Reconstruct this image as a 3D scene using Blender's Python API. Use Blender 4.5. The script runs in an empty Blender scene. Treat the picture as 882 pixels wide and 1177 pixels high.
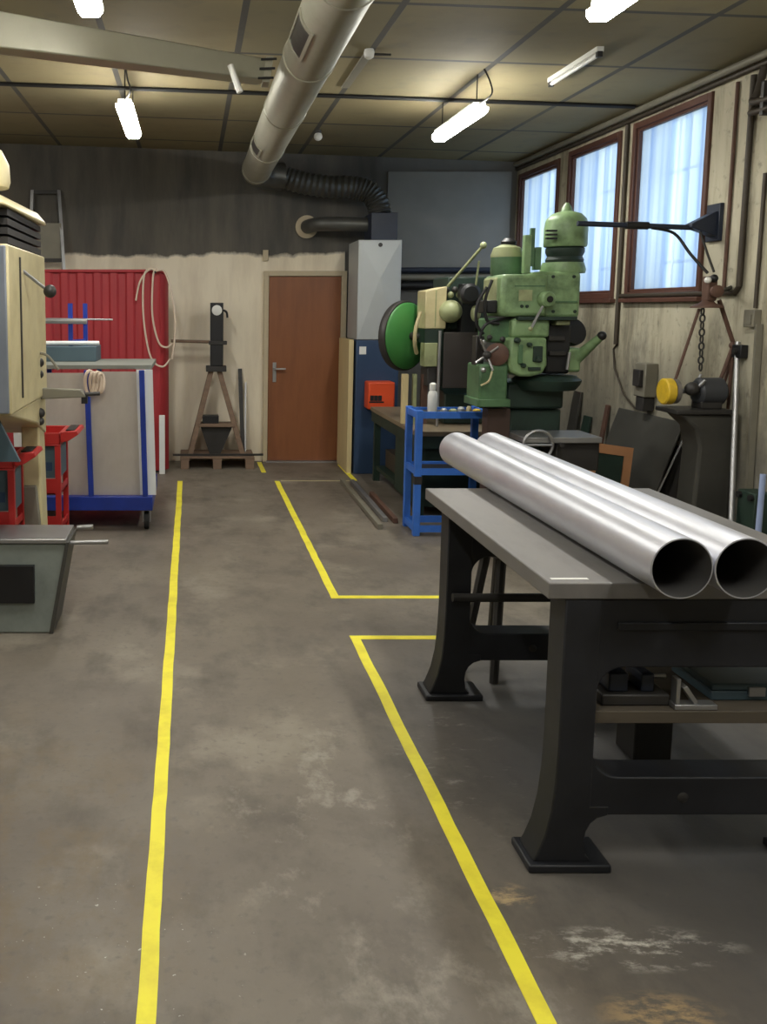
import bpy, bmesh, math, random
from math import pi, sin, cos, radians, atan
from mathutils import Vector, Matrix
random.seed(7)
SC = bpy.context.scene
COL = SC.collection

# ------------------------------------------------------------------ camera constants
FPX, CX, CY, CAMZ = 1050.0, 220.0, 482.0, 1.715
TH = atan((CY - 355) / FPX)

def at(u, v, Y):
    """X, Z of the point at depth Y that the surveyed sight line meets."""
    a = (u - CX) / FPX; b = (CY - v) / FPX
    t = Y / (cos(TH) + b * sin(TH))
    return a * t, CAMZ + (-sin(TH) + b * cos(TH)) * t

# ------------------------------------------------------------------ materials
def lin(c):
    return tuple((x / 255 / 12.92) if x / 255 <= 0.04045 else ((x / 255 + 0.055) / 1.055) ** 2.4 for x in c)

def M(name, rgb, rough=0.6, metal=0.0, var=0.15, scale=5.0, bump=0.0, grime=None, gamt=0.5, gscale=2.5, stretch=(1, 1, 1)):
    m = bpy.data.materials.new(name); m.use_nodes = True
    nt = m.node_tree; N = nt.nodes; L = nt.links
    bs = N['Principled BSDF']
    bs.inputs['Metallic'].default_value = metal
    tc = N.new('ShaderNodeTexCoord'); mp = N.new('ShaderNodeMapping')
    mp.inputs['Scale'].default_value = stretch
    L.new(tc.outputs['Object'], mp.inputs['Vector'])
    nz = N.new('ShaderNodeTexNoise'); nz.inputs['Scale'].default_value = scale; nz.inputs['Detail'].default_value = 5
    L.new(mp.outputs[0], nz.inputs['Vector'])
    c = lin(rgb)
    mx = N.new('ShaderNodeMix'); mx.data_type = 'RGBA'
    mx.inputs['A'].default_value = tuple(max(0, x * (1 - 2 * var)) for x in c) + (1,)
    mx.inputs['B'].default_value = tuple(min(1, x * (1 + 2 * var)) for x in c) + (1,)
    L.new(nz.outputs['Fac'], mx.inputs['Factor'])
    out = mx.outputs['Result']
    if grime:
        n2 = N.new('ShaderNodeTexNoise'); n2.inputs['Scale'].default_value = gscale; n2.inputs['Detail'].default_value = 8
        n2.inputs['Roughness'].default_value = 0.65
        L.new(mp.outputs[0], n2.inputs['Vector'])
        mr = N.new('ShaderNodeMapRange'); mr.inputs['From Min'].default_value = 0.45; mr.inputs['From Max'].default_value = 0.68
        mr.inputs['To Max'].default_value = gamt
        L.new(n2.outputs['Fac'], mr.inputs['Value'])
        m2 = N.new('ShaderNodeMix'); m2.data_type = 'RGBA'
        L.new(out, m2.inputs['A']); m2.inputs['B'].default_value = lin(grime) + (1,)
        L.new(mr.outputs[0], m2.inputs['Factor']); out = m2.outputs['Result']
    L.new(out, bs.inputs['Base Color'])
    rr = N.new('ShaderNodeMapRange'); rr.inputs['To Min'].default_value = max(0.05, rough - 0.1); rr.inputs['To Max'].default_value = min(1, rough + 0.1)
    L.new(nz.outputs['Fac'], rr.inputs['Value']); L.new(rr.outputs[0], bs.inputs['Roughness'])
    if bump:
        bp = N.new('ShaderNodeBump'); bp.inputs['Strength'].default_value = bump; bp.inputs['Distance'].default_value = 0.01
        L.new(nz.outputs['Fac'], bp.inputs['Height']); L.new(bp.outputs[0], bs.inputs['Normal'])
    return m

class G:
    """tiny node-graph helper"""
    def __init__(s, name):
        s.m = bpy.data.materials.new(name); s.m.use_nodes = True
        s.N = s.m.node_tree.nodes; s.L = s.m.node_tree.links; s.bs = s.N['Principled BSDF']
        tc = s.N.new('ShaderNodeTexCoord'); s.co = tc.outputs['Object']
    def noise(s, scale, detail=5, rough=0.5, stretch=(1, 1, 1), off=(0, 0, 0)):
        mp = s.N.new('ShaderNodeMapping'); mp.inputs['Scale'].default_value = stretch; mp.inputs['Location'].default_value = off
        s.L.new(s.co, mp.inputs['Vector'])
        n = s.N.new('ShaderNodeTexNoise'); n.inputs['Scale'].default_value = scale; n.inputs['Detail'].default_value = detail
        n.inputs['Roughness'].default_value = rough
        s.L.new(mp.outputs[0], n.inputs['Vector']); return n.outputs['Fac']
    def math(s, op, a, b=None, clamp=False):
        n = s.N.new('ShaderNodeMath'); n.operation = op; n.use_clamp = clamp
        for i, v in enumerate((a, b)):
            if v is None: continue
            if isinstance(v, (int, float)): n.inputs[i].default_value = v
            else: s.L.new(v, n.inputs[i])
        return n.outputs[0]
    def rng(s, v, a, b, c=0.0, d=1.0):
        n = s.N.new('ShaderNodeMapRange'); n.inputs['From Min'].default_value = a; n.inputs['From Max'].default_value = b
        n.inputs['To Min'].default_value = c; n.inputs['To Max'].default_value = d
        s.L.new(v, n.inputs['Value']); return n.outputs[0]
    def mix(s, a, b, f):
        n = s.N.new('ShaderNodeMix'); n.data_type = 'RGBA'
        for k, v in (('A', a), ('B', b)):
            if isinstance(v, tuple): n.inputs[k].default_value = lin(v) + (1,)
            else: s.L.new(v, n.inputs[k])
        if isinstance(f, (int, float)): n.inputs['Factor'].default_value = f
        else: s.L.new(f, n.inputs['Factor'])
        return n.outputs['Result']
    def xyz(s):
        n = s.N.new('ShaderNodeSeparateXYZ'); s.L.new(s.co, n.inputs[0]); return n.outputs
    def blob(s, cx, cy, rx, ry):
        x, y, _ = s.xyz()
        a = s.math('POWER', s.math('DIVIDE', s.math('SUBTRACT', x, cx), rx), 2.0)
        b = s.math('POWER', s.math('DIVIDE', s.math('SUBTRACT', y, cy), ry), 2.0)
        return s.rng(s.math('ADD', a, b), 1.0, 0.1)
    def done(s, col, rough=0.6, bump=None, bstr=0.2):
        s.L.new(col, s.bs.inputs['Base Color'])
        if isinstance(rough, (int, float)): s.bs.inputs['Roughness'].default_value = rough
        else: s.L.new(rough, s.bs.inputs['Roughness'])
        if bump is not None:
            bp = s.N.new('ShaderNodeBump'); bp.inputs['Strength'].default_value = bstr; bp.inputs['Distance'].default_value = 0.01
            s.L.new(bump, bp.inputs['Height']); s.L.new(bp.outputs[0], s.bs.inputs['Normal'])
        return s.m

def emit(name, rgb, strength):
    m = bpy.data.materials.new(name); m.use_nodes = True
    bs = m.node_tree.nodes['Principled BSDF']
    bs.inputs['Base Color'].default_value = (0.8, 0.8, 0.8, 1)
    bs.inputs['Emission Color'].default_value = lin(rgb) + (1,); bs.inputs['Emission Strength'].default_value = strength
    return m

def floor_mat():
    g = G('worn_concrete')
    a = g.noise(0.8, 6, 0.6); b = g.noise(3.2, 8, 0.65, stretch=(1, .6, 1)); c = g.noise(28, 4, 0.6); d = g.noise(1.6, 6, 0.6, off=(7, 3, 0))
    col = g.mix((104, 96, 86), (126, 118, 105), g.rng(a, .35, .65))
    col = g.mix(col, (82, 76, 68), g.rng(b, .50, .70, 0, .75))
    col = g.mix(col, (158, 150, 134), g.rng(d, .55, .70, 0, .55))
    f = g.noise(5, 6, .7, stretch=(1, .7, 1), off=(1, 9, 0))
    col = g.mix(col, (112, 96, 70), g.math('MULTIPLY', g.blob(-.7, 2.6, .9, 1.3), g.rng(f, .46, .62, 0, .6)))
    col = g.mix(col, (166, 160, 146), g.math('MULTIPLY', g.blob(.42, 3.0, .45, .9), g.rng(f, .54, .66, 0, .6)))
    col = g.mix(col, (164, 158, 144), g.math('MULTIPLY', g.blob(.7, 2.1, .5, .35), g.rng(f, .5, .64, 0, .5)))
    col = g.mix(col, (96, 90, 83), g.rng(c, .56, .7, 0, .55))
    # wide dark grey patch around the bench, then pale rubbed patches beside it
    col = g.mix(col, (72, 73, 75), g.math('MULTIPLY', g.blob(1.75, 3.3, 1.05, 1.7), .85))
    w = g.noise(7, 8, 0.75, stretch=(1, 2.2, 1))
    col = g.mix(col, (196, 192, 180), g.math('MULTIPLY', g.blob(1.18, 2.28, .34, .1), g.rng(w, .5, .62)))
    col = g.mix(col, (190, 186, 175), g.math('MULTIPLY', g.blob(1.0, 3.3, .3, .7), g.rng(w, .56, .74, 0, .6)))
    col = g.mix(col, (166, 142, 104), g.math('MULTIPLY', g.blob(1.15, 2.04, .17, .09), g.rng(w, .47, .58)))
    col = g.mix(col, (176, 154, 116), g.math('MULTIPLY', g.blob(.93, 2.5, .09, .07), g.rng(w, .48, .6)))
    spk = g.noise(60, 2, 0.5, off=(3, 1, 0))
    col = g.mix(col, (190, 188, 178), g.math('MULTIPLY', g.blob(-.25, 2.2, .5, .5), g.rng(spk, .70, .74)))
    return g.done(col, g.rng(b, .3, .7, .42, .62), c, .12)

def wall_back_mat():
    g = G('sooty_plaster')
    x, y, z = g.xyz()
    e = g.noise(5, 6, .6); e2 = g.noise(1.2, 3)
    lim = g.math('ADD', g.math('MULTIPLY', g.rng(x, 1.70, 1.72), -2.2), 2.2)
    zz = g.math('ADD', z, g.math('ADD', g.math('MULTIPLY', e, .12), g.math('MULTIPLY', e2, .22)))
    up = g.rng(g.math('SUBTRACT', zz, lim), .26, .30)
    st = g.noise(2.5, 6, .6, stretch=(2, 1, .35))
    low = g.mix((242, 231, 208), (218, 205, 182), g.rng(st, .42, .72))
    low = g.mix(low, (192, 178, 152), g.rng(z, .5, .0, 0, .5))
    hi = g.mix((104, 99, 90), (80, 78, 74), g.rng(st, .35, .65))
    hi = g.mix(hi, (104, 104, 101), g.rng(x, 2.0, 2.1, 0, .8))
    return g.done(g.mix(low, hi, up), .85, e, .25)

def wall_right_mat():
    g = G('stained_plaster')
    x, y, z = g.xyz()
    st = g.noise(2.2, 7, .62, stretch=(1, 2.2, .4)); b = g.noise(1.5, 6, .6); c = g.noise(14, 5, .6)
    col = g.mix((188, 182, 160), (160, 152, 128), g.rng(st, .4, .68))
    col = g.mix(col, (112, 106, 92), g.rng(st, .52, .7, 0, .85))
    dirt = g.math('MULTIPLY', g.rng(g.math('ADD', z, g.math('MULTIPLY', b, 1.0)), 2.0, 1.2), .85)
    bl = g.noise(1.1, 6, .7, stretch=(1, 1.5, .7), off=(0, 4, 2))
    col = g.mix(col, (104, 101, 92), dirt)
    col = g.mix(col, (84, 80, 72), g.math('MULTIPLY', g.rng(bl, .52, .66, 0, .7), g.rng(z, 2.1, 1.5)))
    lo = g.math('MULTIPLY', g.rng(g.math('ADD', z, g.math('MULTIPLY', c, .5)), 1.1, .5), .6)
    col = g.mix(col, (158, 154, 142), lo)
    col = g.mix(col, (88, 84, 76), g.rng(c, .58, .72, 0, .5))
    return g.done(col, .85, c, .3)

def ceiling_mat():
    g = G('panel_ceiling')
    mp = g.N.new('ShaderNodeMapping'); mp.inputs['Location'].default_value = (.56 + .87 * 5, 1.1 * 3 - .9, 0)
    g.L.new(g.co, mp.inputs['Vector'])
    bt = g.N.new('ShaderNodeTexBrick'); bt.offset = 0; bt.squash = 1
    bt.inputs['Scale'].default_value = 1; bt.inputs['Brick Width'].default_value = .87; bt.inputs['Row Height'].default_value = 1.1
    bt.inputs['Mortar Size'].default_value = .022; bt.inputs['Mortar Smooth'].default_value = .1
    bt.inputs['Color1'].default_value = lin((138, 126, 92)) + (1,); bt.inputs['Color2'].default_value = lin((124, 115, 86)) + (1,)
    bt.inputs['Mortar'].default_value = lin((74, 72, 66)) + (1,)
    g.L.new(mp.outputs[0], bt.inputs['Vector'])
    n = g.noise(1.3, 6, .6); n2 = g.noise(6, 5)
    col = g.mix(bt.outputs['Color'], (112, 98, 66), g.rng(n, .5, .75, 0, .6))
    col = g.mix(col, (98, 92, 78), g.rng(n2, .55, .8, 0, .4))
    return g.done(col, .75, bt.outputs['Fac'], .3)

MT = {}
def defmats():
    t = MT
    t['floor'] = floor_mat(); t['wall_back'] = wall_back_mat(); t['wall_right'] = wall_right_mat(); t['ceil'] = ceiling_mat()
    t['wall_plain'] = M('grey_plaster', (150, 145, 132), .85, var=.2, scale=2)
    t['tape'] = M('yellow_tape', (255, 236, 66), .55, var=.06, scale=9, grime=(190, 170, 50), gamt=.35, gscale=6)
    t['tape_pale'] = M('pale_tape', (190, 180, 140), .6, var=.1)
    t['iron'] = M('black_cast_iron', (31, 32, 36), .48, .1, var=.25, scale=8, bump=.15, grime=(52, 54, 60), gamt=.4)
    t['benchtop'] = M('planed_steel', (124, 121, 118), .46, .2, var=.1, scale=7, grime=(92, 90, 88), gamt=.5, gscale=3, stretch=(2, .6, 1))
    t['pipe'] = M('rolled_steel', (216, 217, 224), .4, .7, var=.08, scale=9, grime=(176, 176, 184), gamt=.5, gscale=4, stretch=(1, .35, 1))
    t['pipe_in'] = M('pipe_inside', (120, 118, 116), .5, .7, var=.15, scale=6)
    t['steel'] = M('bare_steel', (168, 168, 168), .4, .8, var=.12, scale=6)
    t['sheet'] = M('steel_sheet', (206, 200, 192), .38, .35, var=.1, scale=3, grime=(172, 164, 154), gamt=.5, stretch=(1, 1, .5))
    t['sheet_white'] = M('white_sheet', (240, 243, 242), .45, .1, var=.05)
    t['galv'] = M('galvanised_duct', (164, 162, 146), .45, .45, var=.08, scale=5, grime=(140, 138, 122), gamt=.5)
    t['galv_dark'] = M('sooty_duct', (92, 92, 88), .45, .5, var=.2, scale=5, bump=.1)
    t['heater_grey'] = M('grey_heater_sheet', (176, 180, 180), .5, .3, var=.06, scale=4)
    t['heater_blue'] = M('blue_heater_paint', (44, 66, 96), .5, 0, var=.15, scale=4)
    t['blueblack'] = M('blue_black_paint', (36, 44, 60), .5, 0, var=.2)
    t['blue'] = M('blue_paint', (30, 58, 158), .45, 0, var=.12, scale=8, grime=(24, 36, 90), gamt=.4)
    t['shelf_blue'] = M('bright_blue_paint', (60, 118, 214), .45, 0, var=.1, scale=8, grime=(30, 60, 130), gamt=.4)
    t['orange'] = M('orange_paint', (214, 76, 34), .5, 0, var=.08)
    t['red'] = M('red_sheet', (166, 48, 54), .5, 0, var=.12, scale=2, grime=(142, 42, 48), gamt=.5, stretch=(5, 1, .4))
    t['redtool'] = M('red_trolley', (176, 42, 40), .4, 0, var=.12, scale=6)
    t['green'] = M('machine_green', (130, 158, 112), .45, 0, var=.15, scale=7, grime=(70, 92, 58), gamt=.8, gscale=6)
    t['green_mid'] = M('mid_green', (82, 116, 80), .45, 0, var=.15, scale=7, grime=(40, 62, 44), gamt=.6, gscale=6)
    t['green_vivid'] = M('flywheel_green', (62, 126, 62), .45, 0, var=.1, scale=5, grime=(48, 100, 48), gamt=.5)
    t['green_dark'] = M('dark_green', (34, 54, 44), .55, 0, var=.25, scale=6, grime=(24, 30, 28), gamt=.6)
    t['olive'] = M('worn_beige_green', (152, 158, 116), .5, 0, var=.15, scale=8, grime=(90, 92, 66), gamt=.5, gscale=7)
    t['cream'] = M('cream_enamel', (200, 188, 146), .45, 0, var=.06, scale=5, grime=(160, 146, 104), gamt=.5, gscale=4)
    t['greyblue'] = M('grey_blue_enamel', (122, 128, 138), .5, 0, var=.1)
    t['slate'] = M('slate_paint', (74, 94, 104), .5, 0, var=.12)
    t['black'] = M('black_plastic', (22, 22, 24), .5, 0, var=.2)
    t['dark'] = M('greasy_dark_steel', (52, 50, 48), .5, .2, var=.25, scale=7, bump=.1)
    t['darkplate'] = M('dark_steel_plate', (74, 73, 68), .5, .3, var=.2, scale=3, grime=(56, 54, 50), gamt=.6)
    t['rust'] = M('rusty_steel', (94, 68, 56), .65, .1, var=.25, scale=12, bump=.1)
    t['door'] = M('brown_door', (136, 84, 50), .45, 0, var=.08, scale=3, grime=(112, 64, 38), gamt=.5, stretch=(3, 1, .5))
    t['doorframe'] = M('pale_door_frame', (190, 176, 148), .6, 0, var=.08)
    t['wood'] = M('pale_board', (202, 184, 138), .6, 0, var=.1, stretch=(4, 4, .4))
    t['pallet'] = M('pallet_wood', (126, 104, 86), .75, 0, var=.2, scale=7, stretch=(.4, 3, 3))
    t['brownwood'] = M('brown_window_wood', (88, 56, 44), .55, 0, var=.15, grime=(58, 40, 36), gamt=.5, stretch=(3, 3, .5))
    t['ply'] = M('orange_plywood', (178, 128, 88), .6, 0, var=.12)
    t['white'] = M('white_plastic', (228, 228, 222), .45, 0, var=.04)
    t['hose'] = M('cream_hose', (214, 196, 176), .5, 0, var=.06)
    t['yellow'] = M('yellow_guard', (222, 186, 48), .45, 0, var=.1, grime=(160, 130, 50), gamt=.5, gscale=9)
    t['grit'] = M('grinding_wheel', (108, 104, 98), .9, 0, var=.2, scale=40)
    t['conduit'] = M('dark_conduit', (66, 58, 48), .55, .2, var=.2)
    t['conduit_grey'] = M('grey_conduit', (126, 122, 108), .55, .2, var=.15)
    t['rubber'] = M('black_rubber', (26, 26, 26), .7, 0, var=.2)
    t['lamp'] = emit('lit_led_diffuser', (255, 253, 246), LAMP)
    t['tube'] = emit('dim_tube', (255, 255, 255), .25)
    # glass: milky reeded pane, lets the daylight through
    m = bpy.data.materials.new('reeded_glass'); m.use_nodes = True; N = m.node_tree.nodes; L = m.node_tree.links
    for n in list(N):
        if n.type != 'OUTPUT_MATERIAL': N.remove(n)
    o = [n for n in N if n.type == 'OUTPUT_MATERIAL'][0]
    tc = N.new('ShaderNodeTexCoord'); mp = N.new('ShaderNodeMapping'); mp.inputs['Scale'].default_value = (0, 5, .1); L.new(tc.outputs['Object'], mp.inputs[0])
    nz = N.new('ShaderNodeTexNoise'); nz.inputs['Scale'].default_value = 1.3; nz.inputs['Detail'].default_value = 3; L.new(mp.outputs[0], nz.inputs['Vector'])
    rp = N.new('ShaderNodeValToRGB'); rp.color_ramp.elements[0].position = .38; rp.color_ramp.elements[1].position = .62
    rp.color_ramp.elements[0].color = (.60, .72, .92, 1); rp.color_ramp.elements[1].color = (.9, .97, 1, 1)
    L.new(nz.outputs['Fac'], rp.inputs[0])
    tr = N.new('ShaderNodeBsdfTransparent'); L.new(rp.outputs[0], tr.inputs[0])
    gl = N.new('ShaderNodeBsdfGlossy'); gl.inputs['Roughness'].default_value = .3
    mx = N.new('ShaderNodeMixShader'); mx.inputs[0].default_value = .05
    tl = N.new('ShaderNodeBsdfTranslucent'); L.new(rp.outputs[0], tl.inputs[0])
    m2 = N.new('ShaderNodeMixShader'); m2.inputs[0].default_value = .6; L.new(tr.outputs[0], m2.inputs[1]); L.new(tl.outputs[0], m2.inputs[2])
    L.new(m2.outputs[0], mx.inputs[1]); L.new(gl.outputs[0], mx.inputs[2]); L.new(mx.outputs[0], o.inputs[0])
    t['glass'] = m
LAMP = 36.0
defmats()

# ------------------------------------------------------------------ mesh helpers
def frame(d):
    d = d.normalized(); u = d.cross(Vector((0, 0, 1)))
    if u.length < 1e-4: u = Vector((1, 0, 0))
    u.normalize(); return d, u, u.cross(d).normalized()

class MB:
    def __init__(s): s.bm = bmesh.new()
    def box(s, x0, x1, y0, y1, z0, z1):
        v = [s.bm.verts.new(p) for p in ((x0, y0, z0), (x1, y0, z0), (x1, y1, z0), (x0, y1, z0), (x0, y0, z1), (x1, y0, z1), (x1, y1, z1), (x0, y1, z1))]
        for f in ((0, 3, 2, 1), (4, 5, 6, 7), (0, 1, 5, 4), (1, 2, 6, 5), (2, 3, 7, 6), (3, 0, 4, 7)): s.bm.faces.new([v[i] for i in f])
        return s
    def hexa(s, pts):
        v = [s.bm.verts.new(p) for p in pts]
        for f in ((0, 3, 2, 1), (4, 5, 6, 7), (0, 1, 5, 4), (1, 2, 6, 5), (2, 3, 7, 6), (3, 0, 4, 7)): s.bm.faces.new([v[i] for i in f])
        return s
    def bar(s, a, b, w, h, up=(0, 0, 1)):
        a = Vector(a); b = Vector(b); d = (b - a).normalized(); u = d.cross(Vector(up))
        if u.length < 1e-4: u = d.cross(Vector((0, 1, 0)))
        u.normalize(); n = u.cross(d); P = []
        for e in (a, b):
            for i, j in ((-1, -1), (1, -1), (1, 1), (-1, 1)): P.append(e + u * (i * w / 2) + n * (j * h / 2))
        return s.hexa(P)
    def tube(s, pts, r, seg=12, cap=True):
        pts = [Vector(p) for p in pts]; n = len(pts); rr = r if isinstance(r, (list, tuple)) else [r] * n
        rings = []; pu = None
        for i, p in enumerate(pts):
            d = (pts[min(i + 1, n - 1)] - pts[max(i - 1, 0)])
            if pu is None: _, u, w = frame(d)
            else:
                d.normalize(); u = (pu - d * pu.dot(d))
                if u.length < 1e-4: _, u, w = frame(d)
                u.normalize(); w = u.cross(d).normalized()
            pu = u
            rings.append([s.bm.verts.new(p + (u * cos(2 * pi * k / seg) + w * sin(2 * pi * k / seg)) * rr[i]) for k in range(seg)])
        for a, b in zip(rings, rings[1:]):
            for k in range(seg): s.bm.faces.new((a[k], a[(k + 1) % seg], b[(k + 1) % seg], b[k]))
        if cap:
            s.bm.faces.new(rings[0][::-1]); s.bm.faces.new(rings[-1])
        return s
    def lathe(s, prof, o, ax=(0, 0, 1), seg=28):
        """prof: list of (radius, height along ax)"""
        d, u, w = frame(Vector(ax)); o = Vector(o); rings = []
        for r, h in prof:
            r = max(r, 1e-4)
            rings.append([s.bm.verts.new(o + d * h + (u * cos(2 * pi * k / seg) + w * sin(2 * pi * k / seg)) * r) for k in range(seg)])
        for a, b in zip(rings, rings[1:]):
            for k in range(seg): s.bm.faces.new((a[k], a[(k + 1) % seg], b[(k + 1) % seg], b[k]))
        s.bm.faces.new(rings[0][::-1]); s.bm.faces.new(rings[-1]); return s
    def ball(s, c, r, sc=(1, 1, 1), seg=16):
        bmesh.ops.create_uvsphere(s.bm, u_segments=seg, v_segments=seg // 2 + 2, radius=r,
                                  matrix=Matrix.Translation(Vector(c)) @ Matrix.Diagonal(Vector((*sc, 1))))
        return s
    def prism(s, poly, axis, a, b):
        """poly in the plane across axis ('x': (y,z), 'y': (x,z), 'z': (x,y)); extruded a..b"""
        f = {'x': lambda p, t: (t, p[0], p[1]), 'y': lambda p, t: (p[0], t, p[1]), 'z': lambda p, t: (p[0], p[1], t)}[axis]
        A = [s.bm.verts.new(f(p, a)) for p in poly]; B = [s.bm.verts.new(f(p, b)) for p in poly]
        s.bm.faces.new(A[::-1]); s.bm.faces.new(B); n = len(poly)
        for i in range(n): s.bm.faces.new((A[i], A[(i + 1) % n], B[(i + 1) % n], B[i]))
        return s
    def rot(s, ang, axis, c):
        bmesh.ops.rotate(s.bm, cent=Vector(c), matrix=Matrix.Rotation(ang, 3, axis), verts=s.bm.verts); return s
    def build(s, name, mat, parent=None, bevel=0.0, smooth=True, loc=None):
        bm = s.bm; bmesh.ops.recalc_face_normals(bm, faces=bm.faces)
        o0 = Vector((0, 0, 0))
        if parent is not None:
            r = parent
            while r.parent: r = r.parent
            o0 = r.location.copy()
        elif loc == 'base':
            vs = [v.co for v in bm.verts]
            o0 = Vector(((min(v.x for v in vs) + max(v.x for v in vs)) / 2, (min(v.y for v in vs) + max(v.y for v in vs)) / 2, min(v.z for v in vs)))
        bmesh.ops.translate(bm, verts=bm.verts, vec=-o0)
        me = bpy.data.meshes.new(name); bm.to_mesh(me); bm.free()
        me.materials.append(MT[mat] if isinstance(mat, str) else mat)
        if smooth:
            for p in me.polygons: p.use_smooth = True
            me.set_sharp_from_angle(angle=radians(38))
        o = bpy.data.objects.new(name, me); COL.objects.link(o)
        if parent is not None: o.parent = parent
        else: o.location = o0
        if bevel:
            b = o.modifiers.new('bevel', 'BEVEL'); b.width = bevel; b.segments = 2; b.limit_method = 'ANGLE'; b.angle_limit = radians(40)
        return o

def thing(name, label, cat, loc=(0, 0, 0), group=None):
    o = bpy.data.objects.new(name, None); COL.objects.link(o); o.location = loc; o.empty_display_size = .1
    o['label'] = label; o['category'] = cat
    if group: o['group'] = group
    return o
def tag(o, label, cat, group=None):
    o['label'] = label; o['category'] = cat
    if group: o['group'] = group
    return o
def struct(o, label=None):
    o['kind'] = 'structure'
    if label: o['label'] = label
    return o
def plabel(o, t): o['label'] = t; return o
def dup(root, loc, label, group=None):
    r = root.copy(); COL.objects.link(r); r.location = loc; r['label'] = label
    if group: r['group'] = group
    for ch in list(root.children):
        c = ch.copy(); COL.objects.link(c); c.parent = r
        for g in ch.children:
            d = g.copy(); COL.objects.link(d); d.parent = c
    return r
def arc(cx, cy, r, a0, a1, n=6):
    return [(cx + r * cos(radians(a0 + (a1 - a0) * i / n)), cy + r * sin(radians(a0 + (a1 - a0) * i / n))) for i in range(n + 1)]
def smoothpts(P, n=6):
    P = [Vector(p) for p in P]; out = []
    for i in range(len(P) - 1):
        p0 = P[max(i - 1, 0)]; p1 = P[i]; p2 = P[i + 1]; p3 = P[min(i + 2, len(P) - 1)]
        for k in range(n):
            t = k / n
            out.append(.5 * ((2 * p1) + (p2 - p0) * t + (2 * p0 - 5 * p1 + 4 * p2 - p3) * t * t + (3 * p1 - p0 - 3 * p2 + p3) * t ** 3))
    out.append(P[-1]); return out

# ------------------------------------------------------------------ the setting
XR, XL, YB, YF = 3.57, -4.6, 10.25, -2.2
def ceilz(x): return 3.435 - .035 * x
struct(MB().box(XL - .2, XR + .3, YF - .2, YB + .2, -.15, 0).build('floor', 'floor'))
struct(MB().hexa([(XL - .2, YF - .2, ceilz(XL - .2)), (XR + .3, YF - .2, ceilz(XR + .3)), (XR + .3, YB + .2, ceilz(XR + .3)), (XL - .2, YB + .2, ceilz(XL - .2)),
                  (XL - .2, YF - .2, 3.85), (XR + .3, YF - .2, 3.85), (XR + .3, YB + .2, 3.85), (XL - .2, YB + .2, 3.85)]).build('ceiling', 'ceil'))
struct(MB().box(XL - .2, XR + .3, YB, YB + .2, 0, 3.7).build('wall_back', 'wall_back'))
struct(MB().box(XL - .2, XL, YF, YB, 0, 3.7).build('wall_left', 'wall_plain'))
struct(MB().box(XL - .2, XR + .3, YF - .2, YF, 0, 3.7).build('wall_front', 'wall_plain'))
WIN = [(6.45, 7.57, 1.80, 3.19), (7.78, 8.84, 1.80, 3.18), (9.06, 10.16, 1.80, 3.16), (3.3, 4.4, 1.80, 3.19), (1.2, 2.3, 1.80, 3.19)]  # the last two are out of view, added to light the bench
wr = MB()
ys = sorted(WIN); py = YF
for (a, b, z0, z1) in ys:
    wr.box(XR, XR + .3, py, a, 0, 3.7); wr.box(XR, XR + .3, a, b, 0, z0); wr.box(XR, XR + .3, a, b, z1, 3.7); py = b
wr.box(XR, XR + .3, py, YB, 0, 3.7)
struct(wr.build('wall_right', 'wall_right', smooth=False))
for i, (a, b, z0, z1) in enumerate(WIN):
    w = bpy.data.objects.new('window_%d' % (i + 1), None); COL.objects.link(w); w.location = (XR + .06, (a + b) / 2, z0); struct(w)
    f = MB(); t = .05
    f.box(XR - .02, XR + .09, a, a + t, z0, z1); f.box(XR - .02, XR + .09, b - t, b, z0, z1)
    f.box(XR - .02, XR + .09, a + t, b - t, z1 - t, z1); f.box(XR - .02, XR + .09, a + t, b - t, z0, z0 + t)
    f.build('window_frame', 'brownwood', w, bevel=.006)
    s = MB(); t2 = t + .022
    s.box(XR + .0, XR + .06, a + t, a + t2, z0 + t, z1 - t); s.box(XR + .0, XR + .06, b - t2, b - t, z0 + t, z1 - t)
    s.box(XR + .0, XR + .06, a + t2, b - t2, z1 - t2, z1 - t); s.box(XR + .0, XR + .06, a + t2, b - t2, z0 + t, z0 + t2)
    s.build('window_sash', 'brownwood', w, bevel=.004)
    MB().box(XR + .03, XR + .036, a + t2, b - t2, z0 + t2, z1 - t2).build('pane', 'glass', w)
    g = MB(); n = 7
    for k in range(1, n): g.tube([(XR + .2, a + (b - a) * k / n, z0), (XR + .2, a + (b - a) * k / n, z1)], .008, 8)
    for fr in (.2, .7): g.box(XR + .19, XR + .21, a, b, z0 + (z1 - z0) * fr - .012, z0 + (z1 - z0) * fr + .012)
    g.build('window_bars', 'conduit_grey', w)
    sl = MB().box(XR - .05, XR + .02, a - .03, b + .03, z0 - .035, z0)
    sl.build('window_sill', 'brownwood', w, bevel=.005)
# door on the back wall
dx0, dx1 = .86, 1.66
d = bpy.data.objects.new('door_1', None); COL.objects.link(d); d.location = ((dx0 + dx1) / 2, YB, 0); struct(d)
MB().box(dx0, dx1, YB - .035, YB - .002, .012, 2.07).build('door_leaf', 'door', d, bevel=.004)
fr = MB(); fr.box(dx0 - .055, dx0 - .002, YB - .06, YB - .001, 0, 2.13); fr.box(dx1 + .002, dx1 + .06, YB - .06, YB - .001, 0, 2.13); fr.box(dx0 - .002, dx1 + .002, YB - .06, YB - .001, 2.074, 2.13)
fr.build('door_frame', 'doorframe', d, bevel=.004)
h = MB(); h.box(dx0 + .05, dx0 + .09, YB - .045, YB - .034, .90, 1.12); h.build('door_plate', 'steel', d, bevel=.003)
h = MB(); h.tube([(dx0 + .07, YB - .04, 1.05), (dx0 + .07, YB - .09, 1.05), (dx0 + .19, YB - .09, 1.05)], .011, 10); h.build('door_handle', 'steel', d)
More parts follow.
